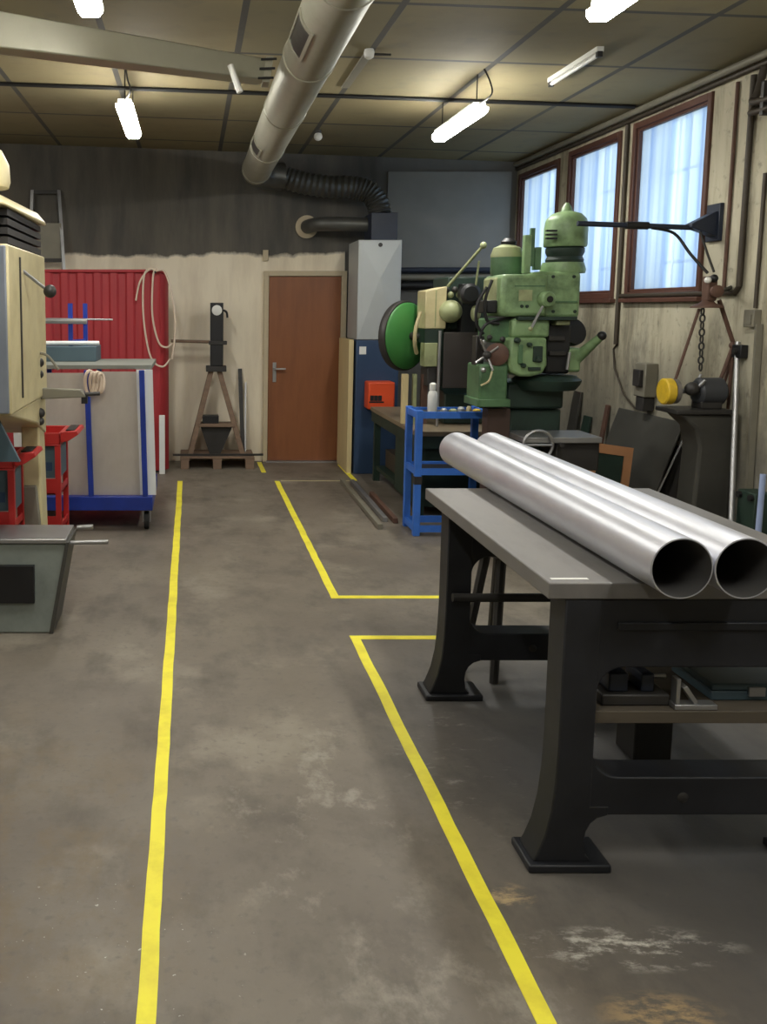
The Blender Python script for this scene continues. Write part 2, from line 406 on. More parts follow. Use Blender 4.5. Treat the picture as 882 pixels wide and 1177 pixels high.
MB().box(dx0 - .02, dx1 + .02, YB - .11, YB - .03, 0, .012).build('threshold', 'steel', d)
# dark conduit rail across the ceiling, and the little vertical duct rib on the back wall
def ccl(x): return ceilz(x)
tag(MB().tube([(-4.5, 7.45, ccl(-4.5) - .016), (3.5, 7.45, ccl(3.5) - .016)], .016, 8).build('ceiling_rail', 'black'), 'thin black rail running across the ceiling past the round duct', 'rail')
pn = MB().box(2.15, 3.5, YB - .03, YB, 2.12, 3.2); tag(pn.build('wall_panel', M('grey_wall_panel', (126, 126, 122), .7, 0, .08)), 'large plain grey panel on the back wall behind the green machines', 'panel')
tag(MB().tube([(2.13, YB - .045, 2.06), (3.5, YB - .045, 2.06)], .036, 10).build('wall_pipe', 'conduit_grey'), 'pale grey pipe running along the back wall behind the flywheel', 'pipe')
tag(MB().tube([(2.13, YB - .05, 1.97), (3.5, YB - .05, 1.97)], .045, 10).build('wall_pipe', 'black'), 'thick black pipe just under the pale grey one on back wall', 'pipe')
tag(MB().tube([(2.13, YB - .05, 2.14), (3.5, YB - .05, 2.14)], .03, 10).build('wall_pipe', 'blueblack'), 'thin dark pipe just above the pale grey one on back wall', 'pipe')
tag(MB().box(.79, .85, YB - .03, YB, 2.24, 2.36).build('junction_box', 'doorframe', bevel=.004), 'small cream box on the back wall just above the door', 'box')

# ------------------------------------------------------------------ floor tape
def tape(label, runs, mat='tape', name='floor_tape'):
    m = MB()
    for (x0, y0, x1, y1) in runs:
        n = max(2, int(max(x1 - x0, y1 - y0) / .12)); L_ = []; R_ = []
        for k in range(n + 1):
            t = k / n; j = random.uniform(-.0018, .0018)
            if y1 - y0 > x1 - x0: L_.append((x0 + j, y0 + (y1 - y0) * t)); R_.append((x1 + j + random.uniform(-.001, .001), y0 + (y1 - y0) * t))
            else: L_.append((x0 + (x1 - x0) * t, y0 + j * .5)); R_.append((x0 + (x1 - x0) * t, y1 + j * .5))
        for z in (.0022,):
            a = [m.bm.verts.new((p[0], p[1], z)) for p in L_]; b = [m.bm.verts.new((p[0], p[1], z)) for p in R_]
            a0 = [m.bm.verts.new((p[0], p[1], .0002)) for p in L_]; b0 = [m.bm.verts.new((p[0], p[1], .0002)) for p in R_]
            for k in range(n):
                m.bm.faces.new((a[k], b[k], b[k + 1], a[k + 1])); m.bm.faces.new((a0[k], a[k], a[k + 1], a0[k + 1])); m.bm.faces.new((b[k], b0[k], b0[k + 1], b[k + 1]))
            m.bm.faces.new((a[0], a0[0], b0[0], b[0])); m.bm.faces.new((a[n], b[n], b0[n], a0[n]))
    return tag(m.build(name, mat, smooth=False), label, 'floor marking')
tape('long straight yellow tape line down the left side of the walkway', [(-.135, .9, -.086, 9.02)])
tape('yellow tape line whose corner lies in front of the iron bench', [(.835, .9, .884, 4.60), (.835, 4.60, 1.3, 4.652)])
tape('yellow tape line running from near the door to a corner beyond the bench', [(.835, 5.33, .884, 9.02), (.835, 5.28, 1.5, 5.33)])
tape('short yellow tape strip at the right foot of the brown door', [(1.62, 9.05, 1.67, 10.0)])
tape('short yellow tape strip on the floor between pallet and door', [(.74, 9.5, .79, 10.15)])
tape('thin pale line crossing the floor in front of the door', [(.90, 9.02, 1.60, 9.05)], 'tape_pale')

# ------------------------------------------------------------------ iron bench
BX0, BX1, BY0, BY1, BZ = 1.058, 2.07, 2.62, 4.06, .911
def end_frame(y0, y1):
    xl, xr = 1.112, 2.016; t = .108; m = MB(); r = .08
    zt, z_open1, z_open0, z_beam = BZ - .05, .648, .30, .178
    def leg(s, x):   # s=+1 left leg (outer edge at x), mirrored for right
        out = [(x, zt), (x, .40), (x - s * .004, .28), (x - s * .012, .19), (x - s * .028, .11), (x - s * .05, .05), (x - s * .062, .026)]
        inn = [(x + s * (t + .012), .026), (x + s * (t - .008), .045), (x + s * (t - .014), .095), (x + s * (t - .01), .125), (x + s * (t + .002), .15), (x + s * (t + .022), .168), (x + s * (t + .055), z_beam)]
        return out, inn
    lo, li = leg(1, xl); ro, ri = leg(-1, xr)
    m.prism(lo + li + [(xl + t + .055, z_beam + .03), (xl + t, z_beam + .03)] + [(xl + t, zt)], 'y', y0, y1)
    m.prism(ro + ri + [(xr - t - .055, z_beam + .03), (xr - t, z_beam + .03)] + [(xr - t, zt)], 'y', y0, y1)
    fl_ = arc(xl + t + r, z_open0 + r, r, 180, 270, 8); fr_ = arc(xr - t - r, z_open0 + r, r, 270, 360, 8)
    m.prism([(xl + t - .01, z_beam)] + [(xl + t - .01, z_open0 + r)] + fl_ + fr_ + [(xr - t + .01, z_open0 + r), (xr - t + .01, z_beam)], 'y', y0 + .002, y1 - .002)
    fa = arc(xl + t + r, z_open1 - r, r, 90, 180, 8); fb = arc(xr - t - r, z_open1 - r, r, 0, 90, 8)
    m.prism([(xl + t - .01, zt)] + [(xr - t + .01, zt), (xr - t + .01, z_open1 - r)] + fb + fa + [(xl + t - .01, z_open1 - r)], 'y', y0 + .002, y1 - .002)
    return m
bench = thing('iron_workbench', 'long black cast iron workbench with a grey steel top under two pipes', 'workbench', ((BX0 + BX1) / 2, (BY0 + BY1) / 2, 0))
MB().box(BX0, BX1, BY0, BY1, BZ - .05, BZ).build('bench_top', 'benchtop', bench, bevel=.004)
plabel(MB().box(BX0 + .02, 1.19, BY0 + .035, BY0 + .05, BZ - .002, BZ + .0012).build('edge_strip', 'white', bench), 'thin pale line along the near edge of the top')  # thin pale line drawn along the near edge
for (y0, y1) in ((BY0 + .005, BY0 + .125), (3.86, 3.98)):
    ef = end_frame(y0, y1).build('end_frame', 'iron', bench, bevel=.008)
    rib = MB().box(1.27, 1.9, y0 - .006, y0 + .014, .765, .79).build('rib', 'iron', ef, bevel=.004)
    for (a, b) in ((1.032, 1.285), (1.843, 2.096)): MB().box(a, b, y0 - .02, y1 + .02, 0, .027).build('foot_plate', 'iron', ef, bevel=.006)
    bo = MB().lathe([(.02, 0), (.02, .008), (.012, .014)], (1.50, y0 + .012, .235), (0, -1, 0), 12); bo.build('bolt', 'dark', ef)
for x in (1.66, 1.86): MB().bar((x, BY0 + .12, .445), (x, 3.87, .445), .035, .035).build('tie_rail', 'iron', bench, bevel=.003)
plabel(MB().tube([(1.13, 3.83, .475), (2.0, 3.83, .475)], .019, 12).build('cross_rod', 'dark', bench), 'round dark cross rod at the far end')
MB().box(1.15, 1.98, 3.5, 3.56, .80, .8605).build('top_rib', 'iron', bench); MB().box(1.15, 1.98, 3.0, 3.06, .80, .8605).build('top_rib', 'iron', bench)
sb = MB().box(1.222, 1.906, 2.645, 3.0, .4635, .503)
tag(sb.build('shelf_board', M('grubby_board', (84, 76, 64), .7, 0, .2, 6, stretch=(.5, 4, 4)), bevel=.003, loc='base'), 'worn brown board lying on the rails under the iron bench', 'board')
vt = thing('machine_vice', 'small dark vice on the board under the iron bench', 'vice', (1.36, 2.75, .503))
MB().box(1.26, 1.47, 2.68, 2.83, .503, .54).build('base', 'dark', vt, bevel=.006)
MB().box(1.29, 1.35, 2.70, 2.81, .54, .60).build('fixed_jaw', 'blueblack', vt, bevel=.005); MB().box(1.39, 1.43, 2.70, 2.81, .54, .597).build('sliding_jaw', 'blueblack', vt, bevel=.005)
MB().tube([(1.43, 2.755, .57), (1.49, 2.755, .57)], .009, 8).build('screw', 'steel', vt)
bk = MB(); bk.bar((1.47, 2.67, .512), (1.60, 2.67, .512), .04, .016); bk.bar((1.48, 2.67, .52), (1.48, 2.67, .60), .034, .012, (1, 0, 0)); bk.bar((1.54, 2.67, .52), (1.50, 2.67, .575), .014, .03, (0, 1, 0))
tag(bk.build('steel_bracket', 'steel', bevel=.002, loc='base'), 'bright angled steel bracket on the board under the iron bench', 'bracket')
tb = thing('tool_case', 'flat teal metal case on the board under the iron bench', 'case', (1.75, 2.85, .503))
MB().box(1.62, 1.88, 2.72, 2.96, .503, .535).build('body', 'slate', tb, bevel=.005); MB().box(1.618, 1.882, 2.718, 2.962, .537, .558).build('lid', 'slate', tb, bevel=.005); MB().box(1.73, 1.78, 2.708, 2.717, .522, .55).build('clasp', 'steel', tb)
wb = MB().box(1.685, 1.83, 3.3, 3.45, 0, .40); tag(wb.build('steel_block', 'dark', bevel=.006, loc='base'), 'squat dark block on the floor under the iron bench', 'block')
# stool behind
st = thing('wooden_stool', 'dark three-legged stool tucked under the far end of the iron bench', 'stool', (1.48, 4.22, 0))
MB().lathe([(.14, 0), (.155, .008), (.155, .03), (.14, .038)], (1.48, 4.22, .575)).build('seat', 'dark', st)
for a in (192, 245, 84):
    dxx, dyy = cos(radians(a)), sin(radians(a))
    MB().tube([(1.48 + dxx * .2, 4.22 + dyy * .2, 0), (1.48 + dxx * .09, 4.22 + dyy * .09, .58)], [.02, .024], 8).build('leg', 'dark', st)
# pipes
def pipe(x, label):
    r, ri, y0, y1, z = .087, .083, 2.47, 4.65, BZ + .0872
    p = thing('steel_pipe', label, 'pipe', (x, (y0 + y1) / 2, BZ), 'large steel pipes on the bench')
    m = MB(); d_, u, w = frame(Vector((0, 1, 0))); seg = 64
    R = [[m.bm.verts.new(Vector((x, y, z)) + (u * cos(2 * pi * k / seg) + w * sin(2 * pi * k / seg)) * q) for k in range(seg)] for (q, y) in ((ri, y0 + .0005), (ri, y0), (r - .0008, y0), (r, y0 + .001), (r, y1 - .001), (r - .0008, y1), (ri, y1), (ri, y1 - .0005))]
    for a, b in zip(R, R[1:]):
        for k in range(seg): m.bm.faces.new((a[k], a[(k + 1) % seg], b[(k + 1) % seg], b[k]))
    o = m.build('pipe_wall', 'pipe', p)
    m = MB(); R = [[m.bm.verts.new(Vector((x, y, z)) + (u * cos(2 * pi * k / seg) + w * sin(2 * pi * k / seg)) * ri) for k in range(seg)] for y in (y0, y1)]
    for k in range(seg): m.bm.faces.new((R[0][k], R[0][(k + 1) % seg], R[1][(k + 1) % seg], R[1][k]))
    m.build('bore', 'pipe_in', p)
    return p
pipe(1.364, 'large bright steel pipe on the bench, the left one next to the bare top')
pipe(1.542, 'large bright steel pipe on the bench, the right one nearer the windows')

# ------------------------------------------------------------------ ducts and ceiling
dz = 3.13; dxx = .668; dr = .148
rd = thing('round_duct', 'long round galvanised air duct hanging below the ceiling', 'duct', (dxx, 7, dz - dr))
MB().tube([(dxx, 1.0, dz), (dxx, 9.62, dz)], dr, 40).build('duct_pipe', 'galv', rd)
for y in (1.5, 2.8, 4.1, 5.35, 6.7, 8.2, 9.5):
    MB().lathe([(dr + .001, -.03), (dr + .006, -.025), (dr + .006, .025), (dr + .001, .03)], (dxx, y, dz), (0, 1, 0), 40).build('joint_band', 'galv', rd)
# oblong outlets with a dark opening
def outlet(y, ln):
    a0, a1 = radians(186), radians(228); fm = MB(); dk = MB()
    def ring(rr, y0, y1, aa, ab, mm, t):
        n = 6; P = []
        for k in range(n + 1):
            a = aa + (ab - aa) * k / n
            P.append([mm.bm.verts.new((dxx + q * cos(a), yy, dz + q * sin(a))) for (q, yy) in ((rr, y0), (rr, y1), (rr + t, y1), (rr + t, y0))])
        for A, B in zip(P, P[1:]):
            for i in range(4): mm.bm.faces.new((A[i], A[(i + 1) % 4], B[(i + 1) % 4], B[i]))
        mm.bm.faces.new(P[0]); mm.bm.faces.new(P[-1][::-1])
    ring(dr, y, y + ln, a0, a1, dk, .004)
    for (ya, yb) in ((y - .03, y), (y + ln, y + ln + .03)): ring(dr, ya, yb, a0 - .12, a1 + .12, fm, .009)
    ring(dr, y, y + ln, a0 - .12, a0, fm, .009); ring(dr, y, y + ln, a1, a1 + .12, fm, .009)
    g = fm.build('outlet_frame', 'galv', rd); plabel(dk.build('outlet_opening', 'dark', g), 'dark outlet opening')
outlet(4.55, .42); outlet(7.75, .3)
hang = MB()
for y in (2.2, 6.2, 8.8): MB().box(dxx - .012, dxx + .012, y - .002, y + .002, dz + dr - .005, ceilz(dxx)).build('hanger_strap', 'galv', rd)
el = smoothpts([(dxx, 9.60, dz), (dxx, 9.75, dz - .005), (dxx + .12, 9.9, dz - .01), (dxx + .3, 9.95, dz - .02)], 6)
MB().tube(el, dr * .97, 28).build('elbow', 'galv_dark', rd)
# tapered branch duct from the left
br = thing('branch_duct', 'tapering flat-sided branch duct joining the round duct from the left', 'duct', (-1, 4.9, 2.95))
def cpt(u, v, Y): x, z = at(u, v, Y); return Vector((x, Y, z))
A = [cpt(0, 54, 5.1), cpt(308, 92, 5.5)]; B = [cpt(0, 12, 5.1), cpt(312, 68, 5.5)]
dirA = (A[1] - A[0]); dirB = (B[1] - B[0])
A0 = A[0] - dirA * 1.6; B0 = B[0] - dirB * 1.6; off = Vector((-.06, .17, .0))
MB().hexa([A0, A[1], A[1] + off * .8, A0 + off, B0, B[1], B[1] + off * .8, B0 + off]).build('duct_body', 'galv', br, bevel=.008)
for (P, Q, z_) in ((A[1], B[1], .0),):
    MB().hexa([P + Vector((-.03, -.012, -.012)), P + Vector((.012, -.012, -.012)), P + Vector((.012, .13, -.012)), P + Vector((-.03, .13, -.012)),
               Q + Vector((-.03, -.012, .012)), Q + Vector((.012, -.012, .012)), Q + Vector((.012, .13, .012)), Q + Vector((-.03, .13, .012))]).build('end_flange', 'galv', br)
    for t in (.05, .5, .95):
        c = P.lerp(Q, t); MB().tube([c + Vector((-.06, -.02, 0)), c + Vector((.03, -.03, .0))], .007, 8).build('fixing_rod', 'black', br)
for t in (-1.2, -.2):
    c = B[0] + dirB * t + off * .5; MB().tube([c, (c.x, c.y, ceilz(c.x))], .006, 8).build('hanger', 'dark', br)
# flexible ducts to the heater
def flexduct(name, label, pts, r, mat):
    P = smoothpts(pts, 8); rr = [r * (1 + .07 * (1 if k % 2 else -1)) for k in range(len(P))]
    # subdivide for ribs
    return tag(MB().tube(P, rr, 20).build(name, mat), label, 'duct')
flexduct('flexible_duct', 'dark ribbed flexible duct from the round duct across to the heater', [(1.0, 9.95, 3.1), (1.2, 9.93, 3.04), (1.45, 9.9, 3.0), (1.7, 9.87, 2.99), (1.86, 9.85, 2.94), (1.96, 9.83, 2.83), (1.99, 9.82, 2.702)], .115, 'galv_dark')
# heater
ht = thing('air_heater', 'tall warm air heater, grey above and blue below, beside the brown door', 'heater', (1.92, 9.7, 0))
hx0, hx1, hy0, hy1 = 1.70, 2.14, 9.42, 10.0
MB().box(hx0, hx1, hy0, hy1, 0, 1.395).build('lower_casing', 'heater_blue', ht, bevel=.008)
uc = MB().box(hx0, hx1, hy0, hy1, 1.40, 2.41)
uc.build('upper_casing', 'heater_grey', ht, bevel=.006)
lp = MB().tube(smoothpts([(1.87, 9.85, 2.60), (1.5, 9.87, 2.61), (1.34, 9.95, 2.61), (1.27, 10.2, 2.61)], 6), .075, 20).build('flue_pipe', 'galv_dark', ht)
MB().lathe([(.09, 0), (.125, .01), (.125, .03), (.09, .04)], (1.27, 10.247, 2.61), (0, -1, 0), 24).build('wall_collar', 'doorframe', lp)
cr = MB(); xm, zm = (hx0 + hx1) / 2, 2.1
vv = [cr.bm.verts.new(p) for p in ((hx0 + .012, hy0 - .001, 1.415), (hx1 - .012, hy0 - .001, 1.415), (hx1 - .012, hy0 - .001, 2.395), (hx0 + .012, hy0 - .001, 2.395), (xm, hy0 - .022, 2.02))]
for i in range(4): cr.bm.faces.new((vv[i], vv[(i + 1) % 4], vv[4]))
cr.build('pressed_panel', 'heater_grey', ht, smooth=False)
MB().lathe([(.022, 0), (.022, .01)], (xm, hy0, 2.36), (0, -1, 0), 12).build('knob', 'dark', ht)
MB().box(1.86, 2.13, 9.6, 9.98, 2.41, 2.70).build('outlet_box', 'blueblack', ht, bevel=.006)
plabel(MB().box(1.73, 1.80, hy0 - .003, hy0, 1.25, 1.33).build('sticker', 'white', ht), 'white sticker on the blue casing')
bu = MB().box(1.79, 2.06, hy0 - .22, hy0, .70, .98).build('burner', 'orange', ht, bevel=.015)
pl = MB()
for k in range(3): pl.box(1.81 + k * .04, 1.847 + k * .04, hy0 - .224, hy0 - .22, .79, .845)
pl.box(1.80, 1.95, hy0 - .2235, hy0 - .22, .77, .785)
pl.build('dark_mark', 'black', bu)
tag(MB().box(1.63, 1.68, 9.46, 10.1, 0, 1.40).build('wood_board', 'wood', bevel=.003, loc='base'), 'pale wooden board standing against the left side of the heater', 'board')
# lamps
def lamp(x, y, z, label):
    l = thing('ceiling_lamp', label, 'lamp', (x, y, z), 'lit ceiling lamps')
    MB().box(x - .05, x + .05, y - .51, y + .51, z + .035, z + .075).build('housing', 'white', l, bevel=.006)
    m = MB(); m.prism([(x - .06, z + .035), (x - .06, z + .008), (x - .04, z - .016), (x + .04, z - .016), (x + .06, z + .008), (x + .06, z + .035)], 'y', y - .53, y + .53); m.build('diffuser', 'lamp', l)
    for s in (-.45, .45): MB().tube([(x, y + s, z + .07), (x, y + s, ceilz(x))], .004, 6).build('wire', 'black', l)
    c = smoothpts([(x, y - .50, z + .055), (x + .05, y - .62, z + .1), (x + .03, y - .64, z + .18), (x, y - .6, ceilz(x) - .002)], 5)
    MB().tube(c, .006, 6).build('power_cord', 'black', l)
lamp(2.03, 7.17, 3.09, 'lit white strip lamp hanging right of the round duct, before the back wall')
lamp(-.47, 7.15, 3.11, 'lit white strip lamp hanging left of the round duct, before the back wall')
lamp(1.94, 4.02, 3.09, 'lit strip lamp at the top edge of the picture, right of the duct')
lamp(-.48, 4.02, 3.11, 'lit strip lamp at the top left corner, above the branch duct')
lamp(2.0, .9, 3.15, 'unseen lit strip lamp above the walkway behind the viewer, right row')  # this and the next three are unseen, lamp grid continued for light
lamp(-.48, .9, 3.17, 'unseen lit strip lamp above the walkway behind the viewer, left row')
lamp(-3.0, 7.15, 3.25, 'unseen lit strip lamp near the left wall, far row')
lamp(-3.0, 4.02, 3.25, 'unseen lit strip lamp near the left wall, middle row')
def thin_tube(x, y0, y1, label, zo=.03):
    l = thing('tube_light', label, 'lamp', (x, (y0 + y1) / 2, ceilz(x)))
    MB().box(x - .022, x + .022, y0, y1, ceilz(x) - .03, ceilz(x)).build('batten', 'white', l)
    MB().tube([(x, y0 + .03, ceilz(x) - .045), (x, y1 - .03, ceilz(x) - .045)], .014, 10).build('tube', 'white', l)
    for yy in (y0 + .015, y1 - .015): MB().box(x - .016, x + .016, yy - .015, yy + .015, ceilz(x) - .062, ceilz(x) - .028).build('end_cap', 'dark', l)
thin_tube(2.56, 5.95, 6.75, 'short unlit white tube light on the ceiling near the windows')
ht_ = thing('hanging_tube', 'short white tube fixed to the front of the branch duct', 'tube', at(270, 90, 5.35)[0:1] + (5.35, 2.9))
pa_, pb_ = cpt(265, 75, 5.36), cpt(276, 106, 5.34)
MB().tube([pa_, pb_], .018, 10).build('tube_body', 'white', ht_); MB().tube([pa_.lerp(pb_, .12), pa_.lerp(pb_, .12) + Vector((0, .12, 0))], .006, 6).build('wire', 'dark', ht_)
sd = thing('ceiling_sensor', 'small white sensor with a side arm on the ceiling right of duct', 'sensor', (1.16, 6.2, ceilz(1.18)))
MB().lathe([(.03, 0), (.035, .02), (.03, .05), (.015, .06)], (1.16, 6.2, ceilz(1.18)), (0, 0, -1), 16).build('body', 'white', sd)
MB().tube([(1.18, 6.2, ceilz(1.18) - .03), (1.31, 6.25, ceilz(1.18) - .02)], .008, 8).build('arm', 'dark', sd)
MB().box(1.14, 1.20, 6.2, 7.2, ceilz(1.2) - .012, ceilz(1.21)).build('cable_track', 'conduit_grey', sd)
bb = thing('bulb_holder', 'small round white ceiling bulb near the back wall', 'lamp', (1.2, 8.9, ceilz(1.2)))
MB().lathe([(.03, 0), (.03, .03)], (1.2, 8.9, ceilz(1.2)), (0, 0, -1), 14).build('socket', 'dark', bb); MB().ball((1.2, 8.9, ceilz(1.2) - .06), .04).build('bulb', 'white', bb)

# ------------------------------------------------------------------ red partition, ladder frame, pallet stand
rp = thing('red_partition', 'tall red ribbed sheet metal partition standing before the back wall', 'partition', (-.95, 9.5, 0))
m = MB(); P = []; x0, x1 = -2.1, -.24; n = 88
top = []
for k in range(n + 1):
    x = x0 + (x1 - x0) * k / n; ph = (k % 4) / 4
    y = 9.5 + (.016 if k % 8 < 4 else -.004)
    if x > x1 - .12: y += ((x - x1 + .12) / .12) ** 2 * .12
    zt = 2.10 - (max(0, x - x1 + .06) / .06) ** 2 * .06
    P.append([m.bm.verts.new(q) for q in ((x, y, .02), (x, y, zt), (x, y + .012, zt), (x, y + .012, .02))])
for a, b in zip(P, P[1:]):
    for i in range(4): m.bm.faces.new((a[i], a[(i + 1) % 4], b[(i + 1) % 4], b[i]))
m.bm.faces.new(P[0]); m.bm.faces.new(P[-1][::-1])
m.build('ribbed_sheet', 'red', rp)
MB().tube([(-2.1, 9.5, 2.10), (-.36, 9.5, 2.10), (-.28, 9.53, 2.09)], .018, 10).build('top_rail', 'red', rp)
for x in (-2.0, -.34): MB().box(x - .05, x + .05, 9.53, 9.63, 0, .05).build('foot', 'dark', rp)
MB().tube([(-.37, 9.50, 2.085), (-.37, 9.435, 2.09)], .010, 8).build('hose_peg', 'dark', rp)
for x in (-2.0, -.34): MB().box(x - .02, x + .02, 9.55, 9.59, .05, 2.08).build('post', 'red', rp)
hz = MB()
for (P_) in ([(-.57, 9.46, 1.80), (-.53, 9.45, 1.98), (-.46, 9.45, 2.09), (-.40, 9.455, 2.12), (-.36, 9.46, 2.10)],
             [(-.36, 9.455, 2.10), (-.44, 9.445, 2.12), (-.49, 9.45, 2.0), (-.49, 9.45, 1.6), (-.42, 9.45, 1.22), (-.3, 9.45, 1.12), (-.22, 9.45, 1.2)],
             [(-.34, 9.46, 2.10), (-.37, 9.45, 2.12), (-.395, 9.45, 2.0), (-.4, 9.45, 1.65), (-.34, 9.45, 1.38), (-.26, 9.45, 1.32), (-.2, 9.46, 1.36)],
             [(-.36, 9.46, 2.10), (-.28, 9.45, 2.10), (-.22, 9.45, 1.95), (-.18, 9.45, 1.75), (-.165, 9.45, 1.5), (-.2, 9.46, 1.2)]):
    hz.tube(smoothpts(P_, 6), .010, 8)
tag(hz.build('air_hose', 'hose', loc='base'), 'thin cream hose looped over the right corner of the red partition', 'hose')
tag(MB().box(-.335, -.275, 9.41, 9.43, 0, .62).build('white_plank', 'sheet_white', bevel=.003, loc='base'), 'narrow white strip standing at the foot of the red partition', 'strip')
fr = thing('ladder_frame', 'tall narrow grey ladder frame leaning on the back wall behind red partition', 'ladder', (-1.52, 10.1, 0))
zl = lambda u, v, Y=10.15: at(u, v, Y)
MB().bar((-1.80, 9.75, 0), (-1.735, 10.2, 3.0), .035, .03).build('rail', 'steel', fr); MB().bar((-1.24, 9.75, 0), (-1.45, 10.2, 3.0), .035, .03).build('rail', 'steel', fr)
for z in (2.98, 2.24, 1.6, .9, .3):
    t = z / 3.0; y = 9.75 + .45 * t
    MB().box(-1.79 + .055 * t, -1.25 - .2 * t, y - .012, y + .012, z - .02, z + .02).build('rung', 'dark', fr)
MB().box(-1.735, -1.415, 10.12, 10.135, 2.26, 2.64).build('panel', 'conduit_grey', fr)
# pallet
pa = thing('wooden_pallet', 'worn wooden pallet against the pale back wall beside the door', 'pallet', (.28, 9.97, 0))
for k in range(7): MB().box(-.12, .68, 9.70 + k * .077, 9.70 + k * .077 + .06, .115, .135).build('slat', 'pallet', pa, bevel=.002)
for x in (-.07, .28, .63):
    MB().box(x - .05, x + .05, 9.70, 10.222, .095, .114).build('bearer', 'pallet', pa)
    for y in (9.70, 9.92, 10.142): MB().box(x - .045, x + .045, y, y + .08, 0, .094).build('block', 'pallet', pa, bevel=.002)
asd = thing('dial_stand', 'black column scale with a white dial on a wooden A-frame standing on pallet', 'scale', (.26, 9.95, .135))
for (xa, xb) in ((-.01, .22), (.56, .30)):
    for y in (9.84, 10.08): MB().bar((xa, y, .142), (xb, 9.93 if y < 9.9 else 9.99, 1.06), .055, .04, (0, 1, 0)).build('leg', 'pallet', asd, bevel=.003)
MB().box(.08, .47, 9.84, 10.06, .44, .475).build('shelf', 'pallet', asd, bevel=.003)
MB().prism([(.10, .437), (.45, .437), (.32, .136), (.20, .136)], 'y', 9.9, 9.93).build('web_plate', 'dark', asd)
MB().box(.16, .38, 9.86, 10.04, 1.04, 1.10).build('cap_plate', 'dark', asd, bevel=.004)
MB().box(.205, .345, 9.88, 10.0, 1.10, 1.78).build('column', 'black', asd, bevel=.006)
MB().lathe([(.055, 0), (.055, .015), (.045, .02)], (.275, 9.88, 1.70), (0, -1, 0), 24).build('dial', 'white', asd)
MB().tube(smoothpts([(.345, 9.92, 1.70), (.38, 9.92, 1.68), (.39, 9.92, 1.62)], 5), .012, 8).build('lever', 'black', asd)
MB().box(.19, .385, 9.87, 10.0, 1.33, 1.37).build('collar', 'dark', asd, bevel=.003)
MB().tube([(.2, 9.93, 1.36), (-.22, 9.93, 1.37)], .018, 10).build('arm', 'pallet', asd)
tag(MB().box(.12, .30, 9.87, 10.0, .476, .56).build('iron_block', 'black', bevel=.004, loc='base'), 'small black block on the shelf of the A-frame', 'block')
tag(MB().bar((.575, 10.05, .136), (.545, 10.22, 1.05), .045, .012, (0, 1, 0)).build('steel_strip', 'dark', loc='base'), 'dark flat steel strip leaning on back wall at right of A-frame', 'strip')
tag(MB().bar((.60, 10.06, .136), (.61, 10.22, .9), .018, .012, (0, 1, 0)).build('steel_strip', 'steel', loc='base'), 'thin pale steel strip leaning on back wall beside the dark one', 'strip')
tag(MB().bar((-.2, 9.76, .147), (.78, 9.78, .147), .022, .022).build('iron_bar', 'dark', loc='base'), 'long thin dark bar lying across the front of the pallet', 'bar')

# ------------------------------------------------------------------ sheet cart and things on it
ct = thing('sheet_cart', 'blue steel cart on castors carrying upright metal sheets', 'cart', (-.78, 7.4, 0))
cx0, cx1, cy0, cy1 = -1.32, -.30, 6.95, 7.95
MB().box(cx0, cx1, cy0, cy0 + .06, .16, .27).build('front_beam', 'blue', ct, bevel=.006); MB().box(cx0, cx1, cy1 - .06, cy1, .16, .27).build('rear_beam', 'blue', ct, bevel=.006)
for x in (cx0, cx1 - .06): MB().box(x, x + .06, cy0 + .061, cy1 - .061, .16, .27).build('side_beam', 'blue', ct, bevel=.006)
MB().box(cx0 + .06, cx1 - .06, cy0 + .06, cy1 - .06, .24, .265).build('deck', 'blue', ct)
for x in (cx0 + .12, -.765, cx1 - .045):
    for y in (cy0, cy1 - .045): MB().bar((x - (.012), y + .022, .27), (x - .035, y + .022, 1.25), .04, .04, (0, 1, 0)).build('post', 'blue', ct, bevel=.004)
for x in (cx0 + .1, cx1 - .05):
    for y in (cy0 + .08, cy1 - .1):
        c = MB().lathe([(.02, -.02), (.068, -.018), (.07, 0), (.068, .018), (.02, .02)], (x, y, .07), (1, 0, 0), 22).build('castor', 'rubber', ct)
        f = MB(); f.box(x - .032, x - .022, y - .03, y + .03, .06, .155); f.box(x + .022, x + .032, y - .03, y + .03, .06, .155); f.box(x - .032, x + .032, y - .035, y + .035, .15, .16); f.build('castor_fork', 'steel', c)
def sheet(x0, x1, y, z1, t, mat, label, tilt=-.024):
    m = MB(); m.hexa([(x0, y, .2705), (x1, y, .2705), (x1, y + t, .2705), (x0, y + t, .2705), (x0 + tilt, y, z1), (x1 + tilt, y, z1), (x1 + tilt, y + t, z1), (x0 + tilt, y + t, z1)])
    tag(m.build('metal_sheet', mat, loc='base'), label, 'metal sheet', 'sheets on the blue cart')
sheet(-1.24, -.80, 7.02, 1.225, .012, 'sheet', 'dull grey sheet on the blue cart, left of the middle post')
sheet(-.785, -.40, 7.02, 1.235, .012, 'sheet', 'brushed steel sheet on the blue cart, right of the middle post')
sheet(-.40, -.275, 7.02, 1.25, .02, 'sheet_white', 'narrow white sheet at the right end of the blue cart')
sheet(-1.37, -1.25, 7.03, 1.24, .012, 'sheet_white', 'narrow pale sheet at the left end of the blue cart')
tag(MB().box(-1.42, -.305, 7.05, 7.93, 1.252, 1.285).build('cart_board', M('grey_board', (126, 128, 120), .6, 0, .1), bevel=.003, loc='base'), 'flat grey board lying on top of the sheet cart', 'board')
tag(MB().box(-1.40, -.78, 7.5, 7.9, 1.2855, 1.41).build('metal_box', 'slate', bevel=.006, loc='base'), 'low slate blue box on the grey board of the sheet cart', 'box')
rk = thing('blue_rack', 'small dark blue rack holding rods on top of the slate box', 'rack', (-.95, 7.7, 1.41))
